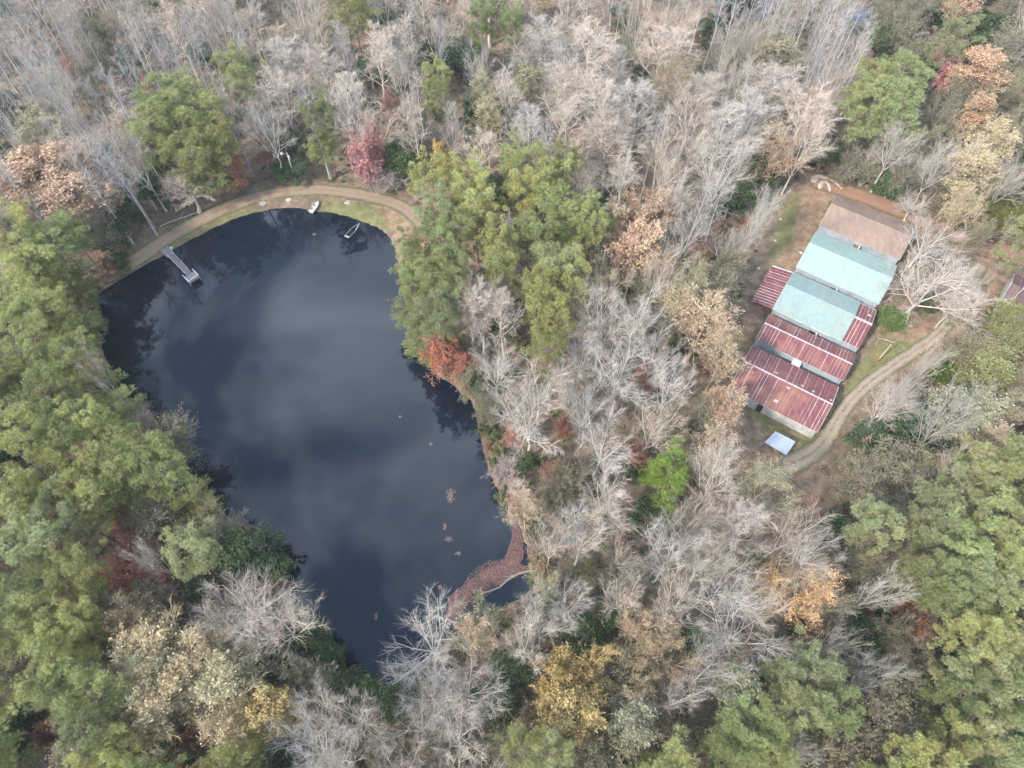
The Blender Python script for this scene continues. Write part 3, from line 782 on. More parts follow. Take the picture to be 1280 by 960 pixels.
p = MB(); p.box((16.2, -1.2 + 0.6, 3.9), (.5, 1.2, .04), Matrix.Rotation(.35, 3, 'X')); p.build('roof_patch', M['white'], s4)
# galvanised canopy by the driveway
cpx = [(955.8, 552.5), (969.6, 538.8), (994.5, 551.7), (983.3, 568.9)]
cw = [at(x, y, 2.2) for x, y in cpx]; cc = sum(cw) / 4
can = empty('canopy', (cc[0], cc[1], gh1(cc[0], cc[1])), 0)
tag(can, 'small open canopy with a flat galvanised metal roof near the wide red shed', 'canopy')
q = [Vector((w[0] - cc[0], w[1] - cc[1], 2.2)) for w in cw]
rfo = MB(); rfo.poly([v - Vector((0, 0, .05)) for v in q]); ro = rfo.build('roof', M['galv'], can)
for i in range(5):
    t0, t1 = i / 5, (i + 0.985) / 5
    a0, a1 = q[0].lerp(q[3], t0), q[0].lerp(q[3], t1); b0, b1 = q[1].lerp(q[2], t0), q[1].lerp(q[2], t1)
    dz = Vector((0, 0, .02 + .02 * (i % 2))); m = MB()
    m.poly([a0 + dz, a1 + dz, b1 + dz, b0 + dz]); m.poly([b0, b1, a1, a0]); m.poly([a0, a1, a1 + dz, a0 + dz]); m.poly([b1, b0, b0 + dz, b1 + dz]); m.poly([a0, a0 + dz, b0 + dz, b0]); m.poly([a1, b1, b1 + dz, a1 + dz])
    m.build('roof_sheet', M['galv'], ro)
for v in q: MB().box((v.x * .92, v.y * .92, 1.05), (.1, .1, 2.1)).build('post', M['wood'], can)
# maroon roofed building by the red dirt road
A_, B_ = at(1267, 343, 3.0), at(1252, 372, 3.0)
dy = Vector(A_ - B_); dy.z = 0
ang = math.atan2(dy.y, dy.x) - math.pi / 2
far = empty('maroon_shed', (A_[0], A_[1], gh1(A_[0], A_[1])), ang)
tag(far, 'shed with a dark maroon sheet roof beside the red dirt road', 'shed')
Ld = 9.0
r_ = MB()
for ye, s in ((0, 1), (-Ld, -1)): r_.poly([(0, -Ld / 2, 4.6), (12, -Ld / 2, 4.6), (12, ye, 3.0), (0, ye, 3.0)])
r_.bar((-.04, 0, 3.0), (-.04, -Ld / 2, 4.62), .08, .16); r_.bar((-.04, -Ld, 3.0), (-.04, -Ld / 2, 4.62), .08, .16)
ro = r_.build('roof', M['palewood'], far)
slope(ro, 0, 12, -Ld / 2, 4.6, 0.1, 2.98, .75, M['maroon'], [(M['maroon'], 3), (M['dimrib'], 1)], 61)
slope(ro, 0, 12, -Ld / 2, 4.6, -Ld - .1, 2.98, .75, M['maroon'], [(M['maroon'], 3), (M['dimrib'], 1)], 62)
w_ = MB(); w_.box((6, -Ld / 2, 1.45), (11.6, Ld - .4, 2.9)); w_.build('wall', M['oldwall'], far)
# blue roofed shelter in the far wood
p = at(1072, 14, 2.6)
bl = empty('blue_shelter', (p[0], p[1], gh1(p[0], p[1])), math.radians(-15))
tag(bl, 'small shelter with a faded blue roof half hidden among grey trunks', 'shelter')
r_ = MB()
for s in (-1, 1): r_.poly([(-4, 0, 3.2), (4, 0, 3.2), (4, s * 2.8, 2.3), (-4, s * 2.8, 2.3)])
r_.build('roof', M['blue'], bl)
w_ = MB(); w_.box((0, 0, 1.15), (7.4, 5, 2.3)); w_.build('wall', M['oldwall'], bl)

# ------------------------------------------------------------------ dock, boats and small things
d0, d1 = at(206, 311.5, -0.25), at(240, 347, -0.25)
dd = d1 - d0; dang = math.atan2(dd[1], dd[0]); DL = float(np.linalg.norm(dd[:2]))
dock = empty('wooden_dock', (d0[0], d0[1], WATER_Z), dang)
tag(dock, 'grey wooden dock with railed walkway and square end platform on the pond', 'dock')
gz = 0.62; gl = DL - 1.25
pm = {}
def plank(x, w, y, z, parent, mat='wood'):
    k = (round(w, 2), mat)
    if k not in pm: pm[k] = MB().box((0, 0, 0), (.17, w, .05)).mesh('plank', M[mat])
    o = link('plank', pm[k], parent); o.location = (x, y, z)
rn = random.Random(3)
walk = MB()
for s in (-1, 1): walk.bar((-.3, s * .45, gz - .12), (gl, s * .45, gz - .12), .06, .16)
walk = walk.build('walkway_frame', M['wood'], dock)
x = -.3
while x < gl:
    plank(x, 1.5 if x < 2.4 else 1.05, 0, gz + rn.uniform(-.006, .006), walk); x += .22
plat = MB()
for s in (-1, 0, 1): plat.bar((gl, s * 1.1, gz - .12), (gl + 2.4, s * 1.1, gz - .12), .07, .18)
plat = plat.build('platform_frame', M['wood'], dock)
x = gl + .1
while x < gl + 2.45: plank(x, 2.3, 0, gz + .03 + rn.uniform(-.006, .006), plat); x += .2
for s in (-1, 1):
    r = MB()
    r.bar((2.3, s * .60, gz + .85), (gl, s * .52, gz + .85), .09, .06)
    for xx in np.linspace(2.3, gl, 5): r.box((xx, s * .56, gz / 2 + .1), (.09, .09, gz + 1.5))
    r.build('handrail', M['palewood'], dock)
    r = MB(); r.bar((-.2, s * .8, gz + .12), (2.3, s * .8, gz + .12), .08, .10); r.build('kerb_rail', M['palewood'], dock)
    r = MB(); r.bar((gl, s * 1.13, gz + .8), (gl + 2.4, s * 1.13, gz + .8), .14, .06)
    for xx in (gl + .05, gl + 1.2, gl + 2.35): r.box((xx, s * 1.13, gz / 2), (.1, .1, gz + 1.6))
    r.build('platform_rail', M['palewood'], dock)
r = MB(); r.box((gl + 2.1, 0, gz + .45), (.55, 2.1, .07)); r.box((gl + 2.36, 0, gz + .72), (.07, 2.1, .4))
for s in (-1, 1): r.box((gl + 2.1, s * .9, gz + .22), (.5, .08, .42))
r.build('bench', M['palewood'], dock)
bk = at(214, 309.8, -0.3)
tag(MB().tube([(bk[0], bk[1], gh1(bk[0], bk[1]) - .02 + z) for z in (0, .2, .55, .6)], [.24, .27, .31, .33], 12).build('bucket', M['white']), 'white bucket standing on the bank beside the wooden dock', 'bucket')

def boat(name, tip, stern, width, outm, inm, seats, z, tilt=0.0):
    a, b = at(*stern, z), at(*tip, z)
    v = b - a; L = float(np.linalg.norm(v[:2])); ang = math.atan2(v[1], v[0])
    root = empty(name, (a[0], a[1], z), ang)
    root.rotation_euler = (0, tilt, ang)
    prof = [(0, .92), (.25, 1.0), (.6, 1.0), (.82, .82), (.95, .5), (1.0, .28)]
    hb = MB(); n = len(prof)
    for k, (t, w) in enumerate(prof):
        zz = .10 * max(0, (t - .6) / .4) ** 2
        for y_, z_ in ((-w, .42 + zz), (-w * .8, zz), (w * .8, zz), (w, .42 + zz)): hb.v.append((t * L, y_ * width / 2, z_))
    for y_s in range(n - 1):
        i, j = y_s * 4, y_s * 4 + 4
        for q in range(3): hb.f.append((i + q, j + q, j + q + 1, i + q + 1)); hb.m.append(0)
    hb.f.append((0, 1, 2, 3)); hb.m.append(0); hb.f.append(tuple((n - 1) * 4 + q for q in (3, 2, 1, 0))); hb.m.append(0)
    ho = hb.build('hull', outm, root)
    fl = MB()
    for k in range(n - 1):
        (t, w), (t2, w2) = prof[k], prof[k + 1]
        fl.poly([(t * L + .02, -w * .76 * width / 2, .05), (t2 * L - .02, -w2 * .76 * width / 2, .07), (t2 * L - .02, w2 * .76 * width / 2, .07), (t * L + .02, w * .76 * width / 2, .05)])
    fl.build('floor_pan', inm, root)
    gw = MB()
    for s in (-1, 1):
        for k in range(n - 1):
            (t, w), (t2, w2) = prof[k], prof[k + 1]
            gw.bar((t * L, s * w * width / 2, .44 + .10 * max(0, (t - .6) / .4) ** 2), (t2 * L, s * w2 * width / 2, .44 + .10 * max(0, (t2 - .6) / .4) ** 2), .06, .05)
    gw.bar((0, -.92 * width / 2, .44), (0, .92 * width / 2, .44), .1, .05); gw.bar((L, -.28 * width / 2, .54), (L, .28 * width / 2, .54), .1, .05)
    gw.build('gunwale', outm if name == 'jon_boat' else M['gunwale'], root)
    for t, dl in seats:
        MB().box((t * L, 0, .34), (dl, width * .9, .05)).build('seat', outm if name == 'jon_boat' else M['gunwale'], root)
    return root
b1_ = boat('jon_boat', (398.5, 254.5), (389, 266.5), 1.15, M['hull'], M['hullin'], [(.12, .5), (.48, .42), (.84, .6)], -0.62, math.radians(-4))
tag(b1_, 'white flat bottomed boat with three bench seats pulled onto the grass bank', 'boat')
b2_ = boat('rowing_boat', (447.5, 283.5), (433.5, 298), 1.15, M['darkhull'], M['darkhull'], [(.08, .25)], -1.22)
tag(b2_, 'dark swamped rowing boat with pale rim lying low in the pond', 'boat')
a, b = at(444.5, 288, WATER_Z + .3), at(449.5, 279, WATER_Z + .5)
tag(MB().tube([a, (a + b) / 2 + [0, 0, .05], b], [.07, .07, .06], 6).build('mooring_pole', M['palewood']), 'pale pole reaching from the swamped boat to the bank', 'pole')

def log(name, pts, rad, label, mat='deadwood', forks=(), z=None, cat='log'):
    P = [np.array(at(x, y, zz)) for x, y, zz in pts]
    root = empty(name, tuple(P[0])); tag(root, label, cat)
    rel = [Vector(p - P[0]) for p in P]
    MB().tube(rel, rad, 8).build('stem', M[mat], root)
    for fk in forks:
        fr = [Vector(np.array(at(x, y, zz)) - P[0]) for x, y, zz in fk]
        MB().tube(fr, list(np.linspace(rad[len(rad) // 2] * .7, .04, len(fr))), 6).build('branch', M[mat], root)
wz = WATER_Z
log('fallen_log', [(684, 710, -.3), (664, 713, -.2), (648, 717, wz + .35), (634, 725, wz + .2), (625, 734, wz + .12), (612, 739, wz + .08), (599, 743, wz + .05), (589, 756, wz - .03)],
    [.22, .21, .2, .19, .16, .13, .1, .05], 'long bent dead branch lying across the red leaf mat at the pond edge', 'wetwood',
    forks=[[(646, 717.5, wz + .35), (638, 720, wz + .3), (630, 721, wz + .1)], [(606, 741, wz + .08), (596, 737, wz + .12), (588, 739, wz)]])
log('fallen_tree', [(200, 283, .25), (216, 276, .3), (232, 271, .3), (250, 264, .3)], [.17, .16, .14, .09], 'pale fallen trunk lying along the dam track above the dock', forks=[[(225, 273, .3), (229, 265, .9), (236, 261, 1.1)]])
log('fallen_tree', [(1143, 43.5, .8), (1152, 42, .9), (1161, 41, 1.0)], [.33, .32, .3], 'short pale broken trunk lying in the far wood near the blue shelter', 'palewood')
log('dead_branch', [(1095, 431, .15), (1099, 423, .5), (1108, 425, .4), (1116, 428, .3), (1124, 424, .2)], [.09, .12, .14, .12, .08], 'bleached fallen branch on the grass by the round green bush', forks=[[(1099, 423, .5), (1097, 420, 1.0)], [(1110, 426, .4), (1121, 429, .2)]])
log('dead_branch', [(968, 232, .4), (974, 225, .5), (981, 218, .6)], [.08, .07, .04], 'thin fallen branch at the edge of the clearing behind the brown roofed shed')

# yellow post with rusty foot
pb = at(1097.5, 450.5, 0); ph = empty('wooden_post', (pb[0], pb[1], gh1(pb[0], pb[1])), .3)
tag(ph, 'tall yellow post with rusty orange foot standing on the grass by the driveway', 'post')
MB().tube([(0, 0, .6), (0, 0, 3), (0, 0, 5.4)], [.13, .12, .11], 8).build('shaft', M['yellowwood'], ph)
MB().box((0, 0, .25), (.55, .5, .5)).box((0, 0, .65), (.34, .34, .3)).build('foot', M['rust'], ph)
# lamp pole behind the dam track
pb = at(370.5, 227, 0); up_ = empty('utility_pole', (pb[0], pb[1], gh1(pb[0], pb[1])), 0)
tag(up_, 'grey wooden utility pole with white lamp beside the dam track', 'utility pole')
MB().tube([(0, 0, 0), (.05, 0, 4), (.1, 0, 8.2)], [.17, .15, .12], 8).build('pole', M['palewood'], up_)
MB().bar((.1, 0, 7.9), (-.9, -.3, 8.5), .07, .07).build('arm', M['wood'], up_)
MB().tube([(-.9, -.3, 8.6), (-.9, -.3, 8.4), (-.9, -.3, 8.15)], [.1, .28, .3], 10).build('lamp_head', M['white'], up_)
MB().tube([(.28, -.2, 6.7), (.28, -.2, 7.5)], [.22, .22], 10).build('transformer', M['white'], up_)
# wires crossing the driveway between two hidden poles
def cable(a, b, sag, nm, lab, grp):
    a, b = Vector(a), Vector(b)
    pts = [a.lerp(b, t) - Vector((0, 0, sag * 4 * t * (1 - t))) for t in np.linspace(0, 1, 14)]
    tag(MB().tube(pts, [.022] * 14, 4).build(nm, M['stone']), lab, 'cable', grp)
for off in (0, 0.5):
    cable(at(1022, 521, 4.5 + off), at(1196, 560, 9 + off), .6, 'power_cable', 'thin cable running from the wide red shed over the driveway', 'cables over the driveway')

def rock(name, x, y, r, mat, label, cat, seed, flat=.6, group=None):
    rs = np.random.RandomState(seed); p = at(x, y, 0); b = MB(); n = 9; rings = []
    z0 = gh1(p[0], p[1])
    for k, ph_ in enumerate(np.linspace(0, math.pi / 2, 4)):
        ring = []
        for j in range(n):
            a = 2 * math.pi * j / n; q = r * math.cos(ph_) * rs.uniform(.75, 1.2) + .02
            ring.append((p[0] + q * math.cos(a), p[1] + q * math.sin(a), z0 - .04 + r * flat * math.sin(ph_)))
        i = len(b.v); b.v += ring; rings.append(i)
    for a, c in zip(rings, rings[1:]):
        for j in range(n): b.f.append((a + j, a + (j + 1) % n, c + (j + 1) % n, c + j)); b.m.append(0)
    b.f.append(tuple(range(rings[-1], rings[-1] + n))); b.m.append(0)
    return tag(b.build(name, mat), label, cat, group)
rock('stone_heap', 328, 252, .85, M['stone'], 'broad pale stone heap on the bank between dock and white boat', 'stone heap', 1, .25)
rock('stone_heap', 360, 247.5, .7, M['sand'], 'small white stone heap between the dam track and the white boat', 'stone heap', 2, .25)
rock('stone_heap', 435, 252.5, .75, M['stone'], 'greyish stone heap on the grass above the swamped boat', 'stone heap', 3, .3)
for k, (x, y, r) in enumerate([(976, 274.5, .3), (972, 258, .4), (1001, 316, .35), (969, 301, .3), (948, 335, .35)]):
    rock('debris', x, y, r, M['white'] if k in (0, 2) else M['sand'], 'small pale lump of debris on the ground beside the sheds', 'debris', 20 + k, .4, 'pale debris beside the sheds')
def sand_ridge(line, w, h, label):
    c = resample(smooth(gpoly(line), False, 2), .5); n = len(c); rs = np.random.RandomState(8)
    d = norm(np.gradient(c, axis=0)); nr = np.stack([-d[:, 1], d[:, 0]], -1); us = np.linspace(-1, 1, 7)
    tp = np.sin(np.linspace(.15, math.pi - .15, n)) ** .5
    P = c[:, None] + nr[:, None] * us[None, :, None] * (w * tp * rs.uniform(.75, 1.2, n))[:, None, None]
    Z = gh(P[..., 0], P[..., 1]) + (1 - us ** 2)[None] * h * (tp * rs.uniform(.7, 1.2, n))[:, None] + .02
    ii = np.arange(n * 7).reshape(n, 7)
    qd = np.stack([ii[:-1, :-1], ii[:-1, 1:], ii[1:, 1:], ii[1:, :-1]], -1).reshape(-1, 4)
    tag(link('sand_heap', mesh_np('sand_heap', np.concatenate([P, Z[..., None]], -1).reshape(-1, 3), qd, [M['sand']], None, None, True)), label, 'sand heap')
sand_ridge([(1016, 229), (1018, 222), (1024, 220), (1034, 223)], .8, .35, 'pale sand ridge curving at the corner of the red clearing')
sand_ridge([(1024, 237), (1026, 229), (1032, 227), (1037, 232), (1037, 240)], .55, .3, 'horseshoe of pale sand just off the brown roofed shed')
sand_ridge([(1036, 224), (1044, 228), (1053, 238)], .3, .15, 'thin streak of pale sand along the red dirt road')

# ------------------------------------------------------------------ trees
KIND = {  # proto list, object name, category, crown diameter m, height m, colours
    'bare':    ('bare', 'bare_tree', 'bare tree', 9.5, 19, [(.46, .425, .36), (.51, .465, .395), (.42, .40, .35)]),
    'white':   ('bare', 'bare_tree', 'bare tree', 11, 18, [(.50, .47, .42)]),
    'upright': ('upright', 'tall_bare_tree', 'bare tree', 8.0, 21, [(.47, .425, .365), (.51, .455, .39), (.43, .40, .355)]),
    'slender': ('slender', 'slender_bare_tree', 'bare tree', 4.8, 23, [(.385, .37, .355), (.43, .41, .39), (.345, .335, .33)]),
    'tan':     ('tan', 'tan_leaved_tree', 'autumn tree', 8.5, 17, [(.40, .33, .22), (.44, .35, .25), (.37, .34, .22)]),
    'orange':  ('orange', 'autumn_tree', 'autumn tree', 9.0, 16, [(.50, .355, .245)]),
    'gold':    ('orange', 'golden_tree', 'autumn tree', 9.0, 16, [(.50, .375, .165)]),
    'sparse':  ('sparse', 'thin_leaved_tree', 'leafy tree', 7.0, 11, [(.26, .25, .14), (.29, .27, .16), (.24, .24, .14)]),
    'russet':  ('russet', 'russet_tree', 'autumn tree', 4.5, 7, [(.48, .20, .13), (.43, .21, .145), (.36, .195, .15)]),
    'pink':    ('russet', 'red_leaved_tree', 'autumn tree', 4.5, 8, [(.74, .37, .35)]),
    'barebush': ('barebush', 'bare_bush', 'bare bush', 5.0, 5, [(.40, .355, .33)]),
    'pine':    ('pine', 'pine_tree', 'pine tree', 8.5, 21, [(.355, .36, .145), (.385, .38, .155), (.31, .335, .145), (.33, .34, .175), (.28, .30, .13)]),
    'lime':    ('pine', 'pine_tree', 'pine tree', 8, 17, [(.24, .33, .07)]),
    'evergreen': ('evergreen', 'evergreen_tree', 'evergreen tree', 6.5, 9, [(.085, .125, .055), (.11, .15, .065), (.09, .13, .07)]),
    'shrub':   ('shrub', 'shrub', 'shrub', 3.4, 2.6, [(.11, .14, .055), (.16, .175, .075), (.24, .21, .12), (.27, .18, .12), (.10, .125, .06)]),
}
LOOK = {'bare': 'spreading pale bare tree', 'white': 'white limbed bare tree', 'upright': 'upswept grey tree', 'slender': 'thin straight bare tree',
        'tan': 'tan leaved tree', 'orange': 'dull orange autumn tree', 'gold': 'golden yellow tree', 'sparse': 'olive leafy tree', 'russet': 'russet leaved tree',
        'pink': 'pinkish red tree', 'barebush': 'low bare bush', 'pine': 'green pine', 'lime': 'lime green pine', 'evergreen': 'dark evergreen tree', 'shrub': 'low leafy shrub'}
damline = gpoly([(60, 385), (118, 351), (200, 302), (280, 259), (360, 238), (440, 241), (512, 262)])
def where(x, y):
    yd = np.interp(x, damline[:, 0], damline[:, 1])
    if x < -25 and y > yd: return 'behind the dam track'
    if x < -25 and y > 45: return 'on the bank by the dock'
    if x < 0 and y < 45: return 'on the bank opposite the dam'
    if x < 42 and y > 112: return 'between dam and shed clearing'
    if y > 104: return 'behind the brown roofed shed'
    if x < 60 and y > 52 or x < 42: return 'between pond and sheds'
    if y > 52: return 'beside the driveway'
    return "past the driveway's sandy end"
prn = np.random.RandomState(11)
used = {}
LATER = []
TREES = []       # px x, px y, r px
def pickcol(k):
    c = KIND[k][5][prn.randint(len(KIND[k][5]))]; v = prn.uniform(.8, 1.22) if k in ('pine', 'sparse', 'tan') else prn.uniform(.88, 1.14); h = prn.uniform(-.05, .05)
    return (c[0] * v * (1 + h), c[1] * v, c[2] * v * (1 - h), 1)
def plant(k, x, y, D, H, label=None, group=None, color=None):
    pk, nm, cat, d0_, h0, cols = KIND[k]
    pr = PROTO[pk][prn.randint(len(PROTO[pk]))]
    root = bpy.data.objects.new(nm, None); COL.objects.link(root)
    root.location = (x, y, gh1(x, y) - .08); root.rotation_euler = (prn.normal() * .025, prn.normal() * .025, prn.uniform(0, 6.283))
    s = D / (2 * pr['r']); root.scale = (s, s, H / pr['h']); root.empty_display_size = .5
    c = color or pickcol(k)
    if k == 'pine' and not color:      # blue green stand by the dock, yellower stand past the driveway
        m_ = (.95, .97, .95) if (x < -30 and y < 108) else ((1.14, 1.14, 1.2) if x > 45 else (1, 1, 1))
        c = (c[0] * m_[0], c[1] * m_[1], c[2] * m_[2], 1)
    for n_ in ('trunk', 'crown'):
        o = bpy.data.objects.new(n_ if k not in ('shrub', 'barebush') else {'trunk': 'stems', 'crown': 'foliage' if k == 'shrub' else 'twigs'}[n_], pr[n_])
        COL.objects.link(o); o.parent = root; o.color = c
        if n_ == 'crown' and pk in ('bare', 'upright', 'slender', 'barebush'): o.color = (c[0] * .92, c[1] * .875, c[2] * .86, 1)
    w_ = where(x, y)
    if label: tag(root, label, cat, group)
    else: tag(root, LOOK[k], cat); LATER.append((root, k, x, y, D / d0_, w_, c[1] / KIND[k][5][0][1]))
    used[nm] = used.get(nm, 0) + 1
    return root, pr
SHEDBOX = [(-1.0, -6, 17.5, 52), (-5.5, 18.5, 0, 31)]
def blocked(x, y, m=0.6):
    p = np.array([[x, y]])
    if inpoly(p, pond)[0] or segdist(p, pond)[0] < m: return True
    w = np.array([x, y, 0]) - SO; a, b = w @ SA, w @ SB
    return any(a0 - m < a < a1 + m and b0 - m < b < b1 + m for a0, b0, a1, b1 in SHEDBOX)
def by_pixel(k, x, y, d, label=None, H=None, color=None):
    pk, nm, cat, d0_, h0, cols = KIND[k]
    cz = PROTO[pk][0]['cz']; H = H or h0
    for f in (1, .9, .8, .7, .6, .5, .4, .3, .2, .12):
        hh = H * f; p = at(x, y, hh * cz)
        if not blocked(p[0], p[1]) and not (f > .35 and any(inpoly(p[None, :2], c)[0] for c in CLEAR_W)): break
    D = d / ppm(p) * (.9 if k == 'pine' else 1.0); hh = max(hh, min(H, D * .55))
    if blocked(p[0], p[1]):           # push up the bank
        c_ = pond[np.argmin(np.linalg.norm(pond - p[:2], axis=1))]; v = c_ - p[:2]; p[:2] = c_ + v / (np.linalg.norm(v) + 1e-6) * 1.0
    plant(k, float(p[0]), float(p[1]), D, hh, label, None, color)
    TREES.append((x, y, d / 2))
